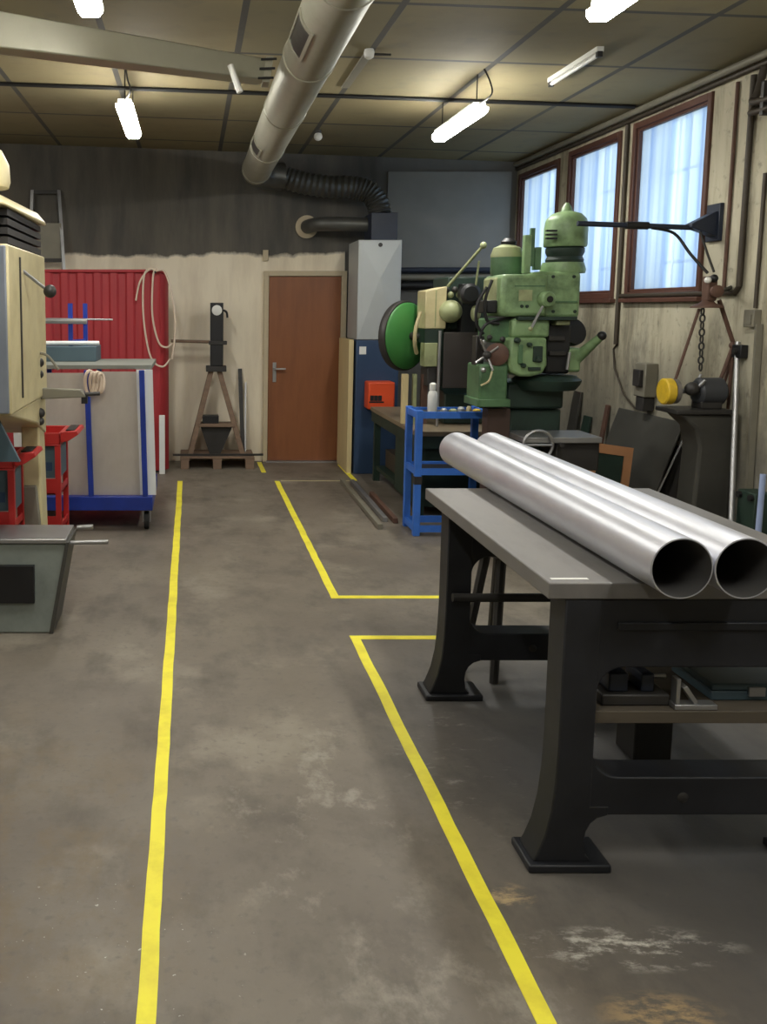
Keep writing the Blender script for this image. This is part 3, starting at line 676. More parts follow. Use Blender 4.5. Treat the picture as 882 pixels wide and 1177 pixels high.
for (x, y) in ((-1.0, 7.6), (-.9, 7.8)): MB().box(x - .018, x + .018, y - .018, y + .018, 1.4105, 1.76).build('post', 'blue', rk)
for z in (1.45, 1.6): MB().bar((-1.0, 7.6, z), (-.9, 7.8, z), .02, .02).build('crossbar', 'blue', rk)
tag(MB().tube([(-1.38, 7.58, 1.62), (-1.0, 7.56, 1.615), (-.86, 7.56, 1.612)], .024, 10).build('steel_tube', 'steel'), 'fat bright tube resting on the small blue rack', 'tube')
tag(MB().tube([(-1.3, 7.56, 1.435), (-.76, 7.56, 1.435)], .018, 10).build('steel_tube', 'sheet_white'), 'pale tube lying low beside the small blue rack', 'tube')
tag(MB().tube([(-1.2, 7.66, 1.632), (-.66, 7.72, 1.625)], .008, 8).build('steel_rod', 'steel'), 'thin rod sticking out right from the small blue rack', 'rod')
# wire coil on the middle post
cl = MB()
for (cx_, rz_, rr_) in ((-.775, 0, .058), (-.745, .3, .05), (-.715, .6, .052), (-.69, .8, .045)):
    cl.tube([(cx_ + rr_ * .55 * cos(a), 6.93 + .012 * sin(a * 2), 1.155 + rr_ * 1.6 * sin(a)) for a in [2 * pi * k / 20 for k in range(21)]], .013, 8)
tag(cl.build('strap_coil', 'hose'), 'bundle of pale straps hanging on middle post of sheet cart', 'strap')

# ------------------------------------------------------------------ tool trolleys
def trolley(x0, x1, y0, y1, ztop, label, name='tool_trolley'):
    t = thing(name, label, 'trolley', ((x0 + x1) / 2, (y0 + y1) / 2, 0), 'red tool trolleys')
    m = MB(); m.box(x0, x1, y0, y1, ztop - .09, ztop - .08)
    for (a, b, c, d_) in ((x0, x1, y0, y0 + .012), (x0, x1, y1 - .012, y1), (x0, x0 + .012, y0, y1), (x1 - .012, x1, y0, y1)): m.box(a, b, c, d_, ztop - .08, ztop)
    m.build('top_tray', 'redtool', t, bevel=.004)
    h = MB(); h.prism([(x1 - .002, ztop), (x1 + .11, ztop + .01), (x1 + .12, ztop - .015), (x1 + .05, ztop - .06), (x1 - .002, ztop - .07)], 'y', y0 + .02, y1 - .02); ho = h.build('handle', 'redtool', t, bevel=.004)
    plabel(MB().box(x1 + .03, x1 + .09, y0 + .06, y1 - .06, ztop + .005, ztop + .0125).build('grip_slot', 'black', ho), 'black slot in the handle')
    for (x, y) in ((x0 + .02, y0 + .02), (x1 - .02, y0 + .02), (x0 + .02, y1 - .02), (x1 - .02, y1 - .02)): MB().box(x - .018, x + .018, y - .018, y + .018, .12, ztop - .09).build('post', 'redtool', t)
    for z in (.46, .2):
        m = MB(); m.box(x0 + .005, x1 - .005, y0 + .005, y1 - .005, z, z + .01); m.box(x0 + .005, x1 - .005, y0 + .005, y0 + .014, z, z + .11); m.box(x1 - .014, x1 - .005, y0 + .005, y1 - .005, z, z + .05); m.build('shelf_tray', 'redtool', t)
    m = MB().box(x0 + .01, x1 - .01, y0 + .03, y1 - .03, .57, ztop - .095); plabel(m.build('tool_drawer', 'slate', t), 'slate drawer under the tray')
    MB().box(x0 + .06, x1 - .06, y0 + .028, y0 + .03, .62, .68).build('drawer_window', 'heater_blue', t)
    for (x, y) in ((x0 + .03, y0 + .03), (x1 - .03, y0 + .03), (x0 + .03, y1 - .03), (x1 - .03, y1 - .03)):
        MB().lathe([(.012, -.014), (.045, -.012), (.045, .012), (.012, .014)], (x, y, .045), (1, 0, 0), 16).build('castor', 'rubber', t); MB().box(x - .015, x + .015, y - .015, y + .015, .06, .13).build('castor_stem', 'steel', t)
    return t
trolley(-1.10, -.885, 6.1, 6.5, .885, 'red tool trolley right behind the cream machine column, in front of cart')
trolley(-1.52, -1.0, 5.08, 5.38, .90, 'red tool trolley cut by the left picture edge')

# ------------------------------------------------------------------ left C-frame machine
pm = thing('press_machine', 'cream and grey C-frame machine cut off by the left picture edge', 'machine', (-1.15, 5.0, 0))
# base trough with slanted end
m = MB(); m.hexa([(-1.9, 4.69, 0), (-.745, 4.69, 0), (-.745, 5.02, 0), (-1.9, 5.02, 0), (-1.9, 4.72, .485), (-.655, 4.72, .485), (-.655, 5.02, .485), (-1.9, 5.02, .485)])
m.build('base', M('grey_cast_base', (138, 145, 138), .55, .1, .2, 5, .1, grime=(82, 88, 86), gamt=.6), pm, bevel=.01)
MB().box(-1.9, -.83, 4.675, 4.72, .17, .37).build('base_recess', 'black', pm)
MB().hexa([(-.757, 4.685, .0), (-.735, 4.685, .0), (-.735, 5.025, .0), (-.757, 5.025, .0), (-.665, 4.71, .49), (-.645, 4.71, .49), (-.645, 5.025, .49), (-.665, 5.025, .49)]).build('base_rim', 'darkplate', pm)
plabel(MB().box(-1.9, -.66, 4.70, 5.03, .487, .51).build('base_table', 'steel', pm, bevel=.004), 'bare steel table on the base')
plabel(MB().tube([(-.70, 4.78, .47), (-.445, 4.78, .475)], .012, 10).build('pedal_rod', 'steel', pm), 'bright rod sticking out of the base')
MB().tube([(-.64, 5.0, .50), (-.55, 5.0, .505)], .014, 10).build('stop_pin', 'steel', pm)
# column
MB().hexa([(-1.02, 5.42, 0), (-.895, 5.42, 0), (-.895, 5.62, 0), (-1.02, 5.62, 0), (-1.02, 5.42, 1.2), (-.915, 5.42, 1.2), (-.915, 5.62, 1.2), (-1.02, 5.62, 1.2)]).build('column', 'cream', pm, bevel=.012)
plabel(MB().hexa([(-1.035, 5.40, .0), (-.875, 5.40, .0), (-.875, 5.63, .0), (-1.035, 5.63, .0), (-1.02, 5.40, .66), (-.93, 5.40, .66), (-.93, 5.63, .66), (-1.02, 5.63, .66)]).build('column_foot', 'conduit_grey', pm, bevel=.01), 'worn grey foot of the column')
# head
hd = MB().box(-1.9, -.89, 4.5, 5.62, 1.19, 2.03).build('head', 'cream', pm, bevel=.012)
plabel(MB().box(-1.9, -.90, 4.475, 4.499, 1.2, 2.02).build('front_cover', 'greyblue', hd, bevel=.006), 'grey blue front cover')
MB().box(-.892, -.883, 4.78, 4.80, 1.25, 1.98).build('seam', 'dark', hd)
MB().prism([(4.5, 1.19), (5.62, 1.19), (5.62, .95), (5.3, 1.05)], 'x', -1.3, -.9).build('gusset', 'cream', pm, bevel=.01)
nk = MB()
for k in range(4): nk.box(-1.9, -.90, 4.55, 5.55, 2.035 + k * .045, 2.035 + k * .045 + .032)
nk.build('vent_band', 'dark', pm)
MB().hexa([(-1.9, 4.45, 2.21), (-.88, 4.45, 2.21), (-.86, 5.6, 2.21), (-1.9, 5.6, 2.21), (-1.9, 4.5, 2.36), (-1.06, 4.5, 2.33), (-.9, 5.5, 2.27), (-1.9, 5.5, 2.36)]).build('hood', 'cream', pm, bevel=.02)
MB().lathe([(.16, 0), (.17, .03), (.165, .12), (.13, .19), (.05, .215), (.04, .24)], (-1.12, 4.9, 2.345)).build('motor', 'cream', pm)
# levers, arm and knobs
MB().tube([(-.9, 4.9, 1.92), (-.80, 5.0, 1.83)], .01, 8).build('lever', 'steel', pm); MB().ball((-.77, 5.02, 1.81), .036).build('ball_knob', 'dark', pm)
plabel(MB().hexa([(-.95, 5.44, 1.175), (-.63, 5.44, 1.19), (-.63, 5.50, 1.19), (-.95, 5.50, 1.175), (-.95, 5.44, 1.245), (-.66, 5.44, 1.235), (-.66, 5.50, 1.235), (-.95, 5.50, 1.245)]).build('arm', 'conduit_grey', pm, bevel=.006), 'worn grey horizontal arm')
MB().tube([(-.64, 5.47, 1.205), (-.55, 5.47, 1.21)], .012, 8).build('arm_tip', 'dark', pm); MB().box(-.66, -.625, 5.45, 5.49, 1.15, 1.2).build('clamp', 'black', pm)
for (z, r) in ((1.40, .03), (1.33, .026), (1.10, .03), (1.05, .025)): MB().ball((-.9, 5.40, z), r).build('knob', 'dark', pm)
MB().tube(smoothpts([(-.905, 5.38, 1.46), (-.84, 5.36, 1.44), (-.78, 5.36, 1.36)], 5), .008, 8).build('cable', 'conduit_grey', pm)
MB().prism([(-1.5, .94), (-.875, .94), (-1.04, 1.28), (-1.5, 1.36)], 'y', 4.60, 4.63).build('guard_plate', 'slate', pm)

# ------------------------------------------------------------------ dark green bench with the flywheel press, behind the blue shelf
gb = thing('green_machine_bench', 'dark green steel bench under the flywheel press', 'workbench', (2.1, 8.1, 0))
gx0, gx1, gy0, gy1 = 1.80, 2.62, 7.25, 9.12
for (x, y) in ((gx0 + .03, gy0 + .03), (gx1 - .09, gy0 + .03), (gx0 + .03, gy1 - .09), (gx1 - .09, gy1 - .09)): MB().box(x, x + .06, y, y + .06, 0, .69).build('leg', 'green_dark', gb)
MB().box(gx0 + .04, gx1 - .04, gy0 + .1, gy0 + .9, .1, .69).build('cabinet', 'green_dark', gb, bevel=.006)
MB().box(gx0 + .05, gx1 - .05, gy0 + .95, gy1 - .1, .12, .16).build('lower_shelf', 'green_dark', gb)
MB().box(gx0 + .01, gx1 - .01, gy0 + .01, gy1 - .01, .60, .70).build('apron', 'green_dark', gb)
plabel(MB().box(gx0, gx1, gy0, gy1, .70, .74).build('worktop', M('worn_wood_top', (122, 108, 86), .6, 0, .2, 4, stretch=(3, .5, 1)), gb, bevel=.004), 'worn brown worktop')
MB().box(gx0 + .12, gx1 - .4, gy0 + .95, gy1 - .2, .17, .34).build('bin', 'conduit', gb)

ep = thing('flywheel_press', 'old green press with big flywheel and cream box standing on dark bench', 'press', (2.2, 7.8, .74))
Yp = 7.8
def pt(u, v, Y): x, z = at(u, v, Y); return Vector((x, Y, z))
ax = Vector((.62, -.78, 0)).normalized(); fc = pt(467, 386, 7.95)
MB().lathe([(.05, -.07), (.26, -.07), (.298, -.06), (.305, -.045), (.305, -.005), (.298, .006), (.28, .008)], fc, ax, 44).build('flywheel_rim', 'dark', ep)
plabel(MB().lathe([(.288, -.004), (.288, .014), (.275, .028), (.16, .05), (.06, .06)], fc, ax, 44).build('flywheel', 'green_vivid', ep), 'vivid green flywheel cover')
MB().tube([fc - ax * .1, fc + ax * .32], .035, 16).build('shaft', 'dark', ep)
x, z = at(498, 355, 7.7)
MB().hexa([(x - .085, 7.62, z - .165), (x + .09, 7.62, z - .165), (x + .09, 7.9, z - .165), (x - .085, 7.9, z - .165), (x - .085, 7.62, z + .15), (x + .09, 7.62, z + .185), (x + .09, 7.9, z + .185), (x - .085, 7.9, z + .15)]).build('switch_box', 'cream', ep, bevel=.008)
MB().box(x - .004, x + .004, 7.614, 7.62, z - .15, z + .15).build('box_seam', 'olive', ep)
MB().ball(pt(518, 358, 7.62), .095, (1, 1.1, 1)).build('ball_housing', 'olive', ep)
for k in range(5):
    p = pt(513 + 5 * k, 333 + (k % 2) * 6, 7.66); MB().ball(p, .028).build('fitting', 'olive' if k % 2 else 'dark', ep)
# body
bx0, bx1 = at(508, 400, 7.7)[0], at(560, 400, 7.7)[0]
MB().prism([(7.70, .745), (8.2, .745), (8.2, 1.98), (7.72, 1.98), (7.72, 1.55), (7.95, 1.5), (7.95, 1.05), (7.70, 1.0)], 'x', bx0 + .04, bx1).build('frame', 'green_dark', ep, bevel=.01)
a = pt(511, 382, 7.55); b = pt(549, 446, 7.55)
plabel(MB().box(a.x, b.x, 7.55, 7.565, b.z, a.z).build('guard_plate', M('dark_brown_plate', (66, 60, 57), .45, .2, .1), ep, bevel=.003), 'flat dark guard plate')
a = pt(531, 326, 7.6); b = pt(546, 384, 7.6)
MB().box(a.x, b.x, 7.58, 7.70, b.z, a.z).build('ram', 'black', ep, bevel=.006)
MB().lathe([(.07, 0), (.085, .02), (.085, .1), (.06, .12)], pt(537, 338, 7.56), (0, -1, 0), 20).build('ram_cap', 'black', ep)
a = pt(487, 394, 7.65); b = pt(501, 421, 7.65)
MB().box(a.x, b.x, 7.6, 7.75, b.z, a.z).build('counter_box', 'olive', ep, bevel=.004)
a = pt(486, 378, 7.7); b = pt(506, 394, 7.7); MB().box(a.x, b.x, 7.62, 7.85, b.z, a.z).build('bracket', 'green_dark', ep)
a = pt(488, 421, 7.72); b = pt(504, 443, 7.72); MB().box(a.x, b.x, 7.62, 7.85, b.z, a.z).build('lower_housing', 'dark', ep, bevel=.01)
MB().tube(smoothpts([pt(484, 358, 7.6), pt(478, 378, 7.6), pt(477, 395, 7.62), pt(479, 406, 7.7)], 6), .016, 8).build('pale_cable', 'cream', ep)
lo_, hi_ = pt(515, 329, 7.6), pt(556, 282, 7.35)
MB().tube([lo_, hi_], .012, 10).build('lever', 'olive', ep); MB().ball(hi_, .028).build('lever_knob', 'olive', ep)
MB().tube([pt(551, 300, 7.4), pt(545, 345, 7.5)], .009, 8).build('link_rod', 'olive', ep)
MB().ball(pt(547, 360, 7.5), .05, (.8, 1, 1.4)).build('link_block', 'olive', ep)
for (u, mat, w) in ((466, 'wood', .05), (477, 'olive', .03), (488, 'rust', .05)):
    a = pt(u, 430, 7.75); MB().box(a.x - w / 2, a.x + w / 2, 7.73, 7.78, .742, a.z).build('post', mat, ep)
a = pt(506, 380, 7.56); MB().tube([(a.x, 7.56, a.z), (a.x, 7.56, .745)], .012, 8).build('guide_rod', 'steel', ep)
bt = thing('spray_bottle', 'white plastic bottle standing on top of the blue rack', 'bottle', (pt(497, 470, 6.95).x, 6.95, .9305))
q = bt.location; MB().lathe([(.03, 0), (.036, .01), (.036, .13), (.03, .155), (.022, .165)], q).build('body', 'white', bt); MB().lathe([(.023, .166), (.026, .175), (.026, .215), (.015, .225)], q).build('cap', 'white', bt)
# blue shelf
bs = thing('blue_shelf_rack', 'bright blue steel shelf rack between the iron bench and green machines', 'rack', (1.93, 6.98, 0))
sx0, sx1, sy0, sy1, szt = 1.685, 2.25, 6.78, 7.14, .96
for (x, y) in ((sx0, sy0), (sx1 - .05, sy0), (sx0, sy1 - .05), (sx1 - .05, sy1 - .05)):
    p_ = MB().box(x, x + .05, y, y + .05, 0, szt).build('post', 'shelf_blue', bs, bevel=.004)
for z in (szt - .06, .47, .03):
    for (a, b, c, d_) in ((sx0 + .05, sx1 - .05, sy0 + .005, sy0 + .03), (sx0 + .05, sx1 - .05, sy1 - .03, sy1 - .005), (sx0 + .005, sx0 + .03, sy0 + .05, sy1 - .05), (sx1 - .03, sx1 - .005, sy0 + .05, sy1 - .05)):
        MB().box(a, b, c, d_, z, z + .05).build('rail', 'shelf_blue', bs)
    if z > .1: plabel(MB().box(sx0 + .03, sx1 - .03, sy0 + .03, sy1 - .03, z + .02, z + .03).build('shelf', 'dark', bs), 'dark steel shelf')
plabel(MB().box(sx0 - .004, sx0 + .054, sy0 - .004, sy0 + .054, .40, .46).build('clamp', 'dark', bs), 'dark clamp on the front post')
for k, (x, r, hh) in enumerate(((1.92, .025, .035), (1.99, .03, .03), (2.05, .028, .045), (2.11, .02, .05), (2.17, .03, .03))):
    tag(MB().lathe([(r, 0), (r, hh * .7), (r * .6, hh)], (x, 6.9, szt - .0295), (0, 0, 1), 14).build('small_tool', ('steel', 'olive', 'heater_grey', 'cream', 'yellow')[k]),
        ('small steel bush at the left on top of the blue rack', 'low olive cap second from left on the blue rack', 'pale grey cap in the middle on top of the blue rack', 'narrow cream plug beside the pale cap on the blue rack', 'yellow cap at the right on top of the blue rack')[k], 'tool')
for k, (x, y0, y1, lb) in enumerate(((1.48, 7.0, 8.95, 'longest steel bar lying on the floor left of the dark green bench'), (1.57, 7.25, 8.9, 'second long steel bar on the floor beside the dark green bench'), (1.645, 7.2, 8.3, 'short rusty bar on the floor close to the blue rack'))):
    tag(MB().bar((x, y0, .021 + .0), (x + .02, y1, .021), .04, .04).build('steel_bar', ('conduit_grey', 'steel', 'rust')[k], bevel=.003, loc='base'), lb, 'bar')

# ------------------------------------------------------------------ green milling machine
mm = thing('milling_machine', 'tall light green milling machine with upright motor by the windows', 'machine', (2.45, 6.8, 0))
Ym = 6.6; px = Ym / FPX
def bx(u0, v0, u1, v1, y0, y1, name, mat, bev=.012, par=mm):
    a = pt(u0, v0, y0); b = pt(u1, v1, y0); return MB().box(a.x, b.x, y0, y1, b.z, a.z).build(name, mat, par, bevel=bev)
# main motor
mc = pt(649, 300, Ym)
def zz(v): return at(640, v, Ym)[1]
z0 = zz(284)
MB().lathe([(.14, z0), (.147, z0 + .01), (.147, zz(262)), (.142, zz(258)), (.142, zz(256)), (.135, zz(252)), (.10, zz(246)), (.04, zz(243)), (.03, zz(238)), (.012, zz(233))], (mc.x, Ym, 0)).build('motor', 'green', mm)
v_ = MB()
for k in range(3): a = pt(629, 264 + k * 4.5, Ym - .15); b = pt(641, 266 + k * 4.5, Ym - .15); v_.box(a.x, b.x, Ym - .149, Ym - .12, b.z, a.z)
v_.build('vents', 'black', mm)
MB().lathe([(.125, zz(302)), (.13, zz(299)), (.118, zz(295)), (.132, zz(290)), (.132, zz(286)), (.12, zz(284))], (mc.x, Ym, 0)).build('motor_collar', 'green_dark', mm)
MB().lathe([(.15, zz(314)), (.155, zz(310)), (.14, zz(302))], (mc.x - .01, Ym, 0)).build('motor_flange', 'green', mm)
# gearbox
g1 = pt(572, 0, Ym - .1).x; 
bx(615, 312, 667, 366, Ym - .16, Ym + .22, 'gearbox', 'green', .03)
bx(578, 315, 630, 364, Ym - .2, Ym + .2, 'gearbox_front', 'green', .03)
bx(571, 318, 584, 356, Ym - .1, Ym + .2, 'gearbox_side', 'olive', .02)
bx(596, 364, 664, 368, Ym - .215, Ym - .05, 'gasket', 'green_dark', .002)
bx(592, 328, 627, 329.5, Ym - .203, Ym - .19, 'cover_seam', 'green_mid', 0)
# second motor
p = pt(582, 316, Ym + .1); zt_ = lambda v: at(582, v, Ym + .1)[1]
MB().lathe([(.105, zt_(318)), (.112, zt_(313)), (.112, zt_(296))], (p.x, Ym + .1, 0)).build('small_motor', 'green_mid', mm)
plabel(MB().lathe([(.114, zt_(296)), (.114, zt_(293)), (.095, zt_(285)), (.04, zt_(281))], (p.x, Ym + .1, 0)).build('motor_dome', 'olive', mm), 'pale dome of the small motor')
MB().lathe([(.05, zt_(282)), (.055, zt_(278)), (.03, zt_(274))], (p.x + .01, Ym + .1, 0)).build('dome_cap', 'black', mm)
bx(604, 270, 610, 314, Ym - .12, Ym - .07, 'lever_plate', 'green', .004); bx(611, 262, 614, 306, Ym - .1, Ym - .07, 'upright_rod', 'green_mid', .002); bx(616, 284, 622, 310, Ym - .1, Ym - .04, 'lever_plate', 'green_mid', .004)
# boss and lever
c = pt(626, 344, Ym - .2)
MB().lathe([(.055, 0), (.055, .05), (.045, .06)], c, (0.25, -1, 0), 20).build('boss', 'green', mm); MB().lathe([(.022, .055), (.022, .07)], c, (0.25, -1, 0), 14).build('boss_hole', 'black', mm)
MB().tube([pt(624, 352, Ym - .26), pt(611, 377, Ym - .3)], [.008, .01], 8).build('feed_lever', 'steel', mm); MB().ball(pt(610, 378, Ym - .3), .016).build('lever_knob', 'olive', mm)
# lower head
bx(590, 366, 632, 388, Ym - .18, Ym + .2, 'neck', 'green', .02)
a0, b0 = pt(586, 388, Ym - .22), pt(629, 433, Ym - .22)
cxm = (a0.x + b0.x) / 2
MB().prism([(a0.x + .01, a0.z), (b0.x - .01, a0.z), (b0.x, b0.z + .08), (b0.x - .03, b0.z + .02), (cxm + .03, b0.z), (cxm - .05, b0.z), (a0.x + .02, b0.z + .03), (a0.x, b0.z + .09)], 'y', Ym - .22, Ym + .12).build('lower_head', 'green', mm, bevel=.02)
for (u, v, r) in ((594, 391, .02), (608, 396, .016), (618, 413, .022), (601, 420, .016)): MB().lathe([(r, 0), (r, .03), (r * .6, .04)], pt(u, v, Ym - .22), (0, -1, 0), 14).build('knob', 'green_dark', mm)
bx(608, 422, 622, 426, Ym - .235, Ym - .21, 'slot', 'green_dark', .003); bx(614, 398, 624, 416, Ym - .235, Ym - .21, 'recess', 'green_dark', .006); bx(597, 396, 601, 418, Ym - .24, Ym - .21, 'rib', 'green_mid', .004)
# dark gear side
bx(629, 372, 655, 430, Ym - .1, Ym + .15, 'gear_case', 'black', .02); bx(631, 386, 650, 392, Ym - .13, Ym - .09, 'gear_step', 'dark', .006); bx(632, 404, 651, 409, Ym - .13, Ym - .09, 'gear_step', 'dark', .006)
MB().lathe([(.03, -.03), (.095, -.03), (.1, 0), (.095, .03), (.03, .03)], pt(658, 382, Ym), (.3, -1, .3), 24).build('handwheel', 'black', mm)
# right arm with handle
a = pt(660, 414, Ym - .05); b = pt(692, 386, Ym - .2)
MB().tube([a, a.lerp(b, .6), b], [.045, .034, .026], 14).build('side_arm', 'green', mm); MB().ball(b, .032).build('arm_cap', 'black', mm)
bx(653, 400, 668, 428, Ym - .1, Ym + .1, 'arm_bracket', 'green', .02)
MB().tube([pt(655, 405, Ym - .13), pt(652, 425, Ym - .13)], .012, 8).build('bright_pin', 'steel', mm)
zb = at(640, 436, Ym)[1]
MB().lathe([(.2, zb - .07), (.23, zb - .03), (.24, zb), (.2, zb + .03)], (pt(628, 436, Ym).x, Ym, 0)).build('drip_pan', 'green_dark', mm)
# spindle left with silver handle star
bx(552, 419, 583, 462, Ym - .2, Ym + .1, 'spindle_block', 'green_mid', .015); bx(549, 459, 587, 468, Ym - .22, Ym + .1, 'spindle_base', 'green_mid', .006)
bx(565, 366, 590, 394, Ym - .1, Ym + .2, 'side_block', 'green_mid', .015)
c = pt(572, 407, Ym - .16)
MB().lathe([(.03, 0), (.075, .01), (.08, .05), (.045, .07)], c, (-.4, -1, 0), 20).build('chuck', 'rust', mm)
for k in range(4):
    an = pi / 4 + k * pi / 2 + .3; MB().tube([pt(560, 408, Ym - .2), pt(560 + 15 * cos(an), 408 + 20 * sin(an), Ym - .24)], .008, 8).build('star_handle', 'steel', mm)
MB().ball(pt(560, 408, Ym - .21), .03).build('star_hub', 'dark', mm)
for (u, v) in ((556, 394), (563, 388), (556, 425), (578, 390)): MB().ball(pt(u, v, Ym - .2), .02).build('knob', 'steel' if u < 560 else 'dark', mm)
MB().tube(smoothpts([pt(566, 427, Ym - .24), pt(562, 438, Ym - .25), pt(553, 443, Ym - .25)], 6), .007, 8).build('coolant_tube', 'cream', mm)
for (P_) in (((566, 322), (558, 345), (560, 368), (574, 372)), ((586, 365), (560, 372), (552, 388), (556, 402)), ((560, 330), (549, 350), (548, 372), (556, 384))):
    MB().tube(smoothpts([pt(u, v, Ym - .12) for (u, v) in P_], 6), .011, 8).build('cable', 'black', mm)
bx(560, 345, 572, 360, Ym - .12, Ym + .1, 'terminal_box', 'black', .01)
bx(548, 386, 556, 420, Ym - .1, Ym, 'index_plate', 'dark', .006)
bx(634, 346, 664, 348, Ym - .168, Ym - .15, 'cover_seam', 'green_mid', 0); bx(597, 333, 612, 346, Ym - .204, Ym - .19, 'name_plate', 'olive', .002)
bx(640, 368, 656, 374, Ym - .18, Ym, 'spindle_nose', 'olive', .01)
for (u, v) in ((600, 352), (606, 352), (636, 318), (660, 318), (636, 358), (661, 358)): MB().lathe([(.012, 0), (.01, .012)], pt(u, v, Ym - .2 if u < 620 else Ym - .16), (0, -1, 0), 10).build('bolt', 'green_dark', mm)
# pillar and base
bx(583, 440, 648, 470, Ym - .05, Ym + .4, 'pillar_head', 'green_dark', .02)
a = pt(586, 470, Ym); b = pt(646, 470, Ym)
MB().box(a.x, b.x, Ym, Ym + .38, .12, a.z).build('pillar', 'green_dark', mm, bevel=.02)
MB().box(a.x, b.x + .12, Ym - .35, Ym + .5, 0, .12).build('base', 'green_dark', mm, bevel=.02)
a = pt(555, 468, Ym); MB().box(a.x, a.x + .16, Ym - .12, Ym + .0, .0, a.z).build('side_post', M('brown_post', (70, 52, 44), .6, 0, .2), mm)
MB().box(pt(600, 0, Ym).x, pt(690, 0, Ym).x, Ym - .4, Ym - .02, .80, .84).build('table', 'steel', mm, bevel=.004)
a = pt(630, 515, Ym - .2); MB().box(a.x, a.x + .3, Ym - .35, Ym - .05, .60, .8).build('knee', 'dark', mm, bevel=.01)
MB().tube([Vector((pt(619, 508, Ym - .42).x, Ym - .42, .79)) + Vector((.1 * cos(t), .0, .1 * sin(t))) for t in [2 * pi * k / 24 for k in range(25)]], .011, 8).build('table_handwheel', 'steel', mm)
MB().tube([Vector((pt(619, 508, Ym - .42).x - .1, Ym - .42, .79)), Vector((pt(619, 508, Ym - .42).x + .1, Ym - .42, .79))], .009, 8).build('wheel_spoke', 'steel', mm)
MB().tube([Vector((pt(619, 508, Ym).x, Ym - .43, .79)), Vector((pt(619, 508, Ym).x, Ym - .3, .79))], .016, 8).build('wheel_axle', 'dark', mm)

# ------------------------------------------------------------------ right wall fittings
def wall_tube(label, pts, r, mat, name='conduit'):
    return tag(MB().tube([(XR - r - .002 - o, y, z) for (y, z, o) in pts], r, 10).build(name, mat), label, 'conduit')
wall_tube('dark vertical conduit on right wall between the two nearest windows', [(7.66, 3.2, 0), (7.66, 1.42, 0)], .018, 'conduit')
wall_tube('dark conduit running below the nearest window and up to the ceiling', [(7.62, 1.82, 0), (6.02, 1.82, 0), (5.98, 1.86, 0), (5.98, 3.18, 0)], .018, 'conduit')
wall_tube('thin brown conduit on right wall just right of the nearest window', [(6.16, 3.18, 0), (6.16, 1.84, 0)], .012, 'rust')
wall_tube('dark conduit dropping to the grey socket at the right picture edge', [(5.80, 2.55, 0), (5.80, 1.72, 0)], .012, 'conduit')
tag(MB().tube([(XR - .04, -2.1, 3.27), (XR - .04, 10.2, 3.27)], .026, 12).build('ceiling_pipe', 'conduit_grey'), 'upper grey pipe running along the wall above the windows', 'pipe')
tag(MB().tube([(XR - .024, -2.1, 3.222), (XR - .024, 10.2, 3.222)], .018, 10).build('ceiling_pipe', 'conduit'), 'lower dark pipe running along the wall above the windows', 'pipe')
so = thing('wall_socket', 'grey socket box on right wall at the end of its conduit', 'socket', (XR, 5.8, 1.63)); MB().box(XR - .05, XR - .001, 5.75, 5.86, 1.6, 1.71).build('box', 'conduit_grey', so, bevel=.006); MB().box(XR - .058, XR - .05, 5.77, 5.84, 1.62, 1.68).build('cover', 'conduit_grey', so)
so = thing('wall_switch', 'small black switch on right wall below the grey socket', 'switch', (XR, 5.9, 1.4)); MB().box(XR - .05, XR - .001, 5.86, 5.96, 1.40, 1.485).build('box', 'black', so, bevel=.006); MB().lathe([(.02, 0), (.018, .02)], (XR - .05, 5.91, 1.445), (-1, 0, 0), 12).build('button', 'dark', so)
cb = thing('pipe_bracket', 'dark pipe bracket high on right wall at the picture edge', 'bracket', (XR, 5.7, 2.95))
MB().tube(smoothpts([(XR - .03, 5.86, 3.2), (XR - .06, 5.86, 3.05), (XR - .1, 5.82, 2.98), (XR - .1, 5.4, 2.96)], 6), .022, 10).build('upper_pipe', 'conduit', cb)
MB().tube(smoothpts([(XR - .03, 5.88, 2.96), (XR - .1, 5.84, 2.92), (XR - .1, 5.4, 2.91)], 6), .018, 10).build('lower_pipe', 'conduit', cb)
MB().box(XR - .12, XR - .001, 5.7, 5.73, 2.88, 3.08).build('plate', 'dark', cb)
# jib arm
ja = thing('jib_arm', 'blue black wall jib arm reaching across the nearest window', 'arm', (XR, 6.3, 2.15))
MB().box(XR - .03, XR - .001, 6.24, 6.40, 2.17, 2.42).build('wall_plate', 'blueblack', ja, bevel=.004)
MB().prism([(XR - .03, 2.37), (XR - .03, 2.2), (XR - .12, 2.235), (XR - .2, 2.26), (XR - .2, 2.285)], 'y', 6.26, 6.35).build('gusset', 'blueblack', ja, bevel=.004)
MB().tube([(XR - .1, 6.31, 2.26), (2.62, 6.31, 2.29)], .018, 12).build('boom', 'blueblack', ja)
MB().tube([(3.1, 6.31, 2.275), (2.95, 6.31, 2.278)], .026, 12).build('sleeve', 'black', ja)
MB().tube(smoothpts([(3.12, 6.3, 2.26), (3.26, 6.27, 2.22), (3.34, 6.2, 2.08), (3.42, 6.12, 1.95)], 6), .010, 8).build('air_hose', 'black', ja)
MB().tube(smoothpts([(3.45, 6.3, 2.24), (3.47, 6.24, 2.1), (3.46, 6.12, 1.96)], 5), .008, 8).build('cable', 'dark', ja)
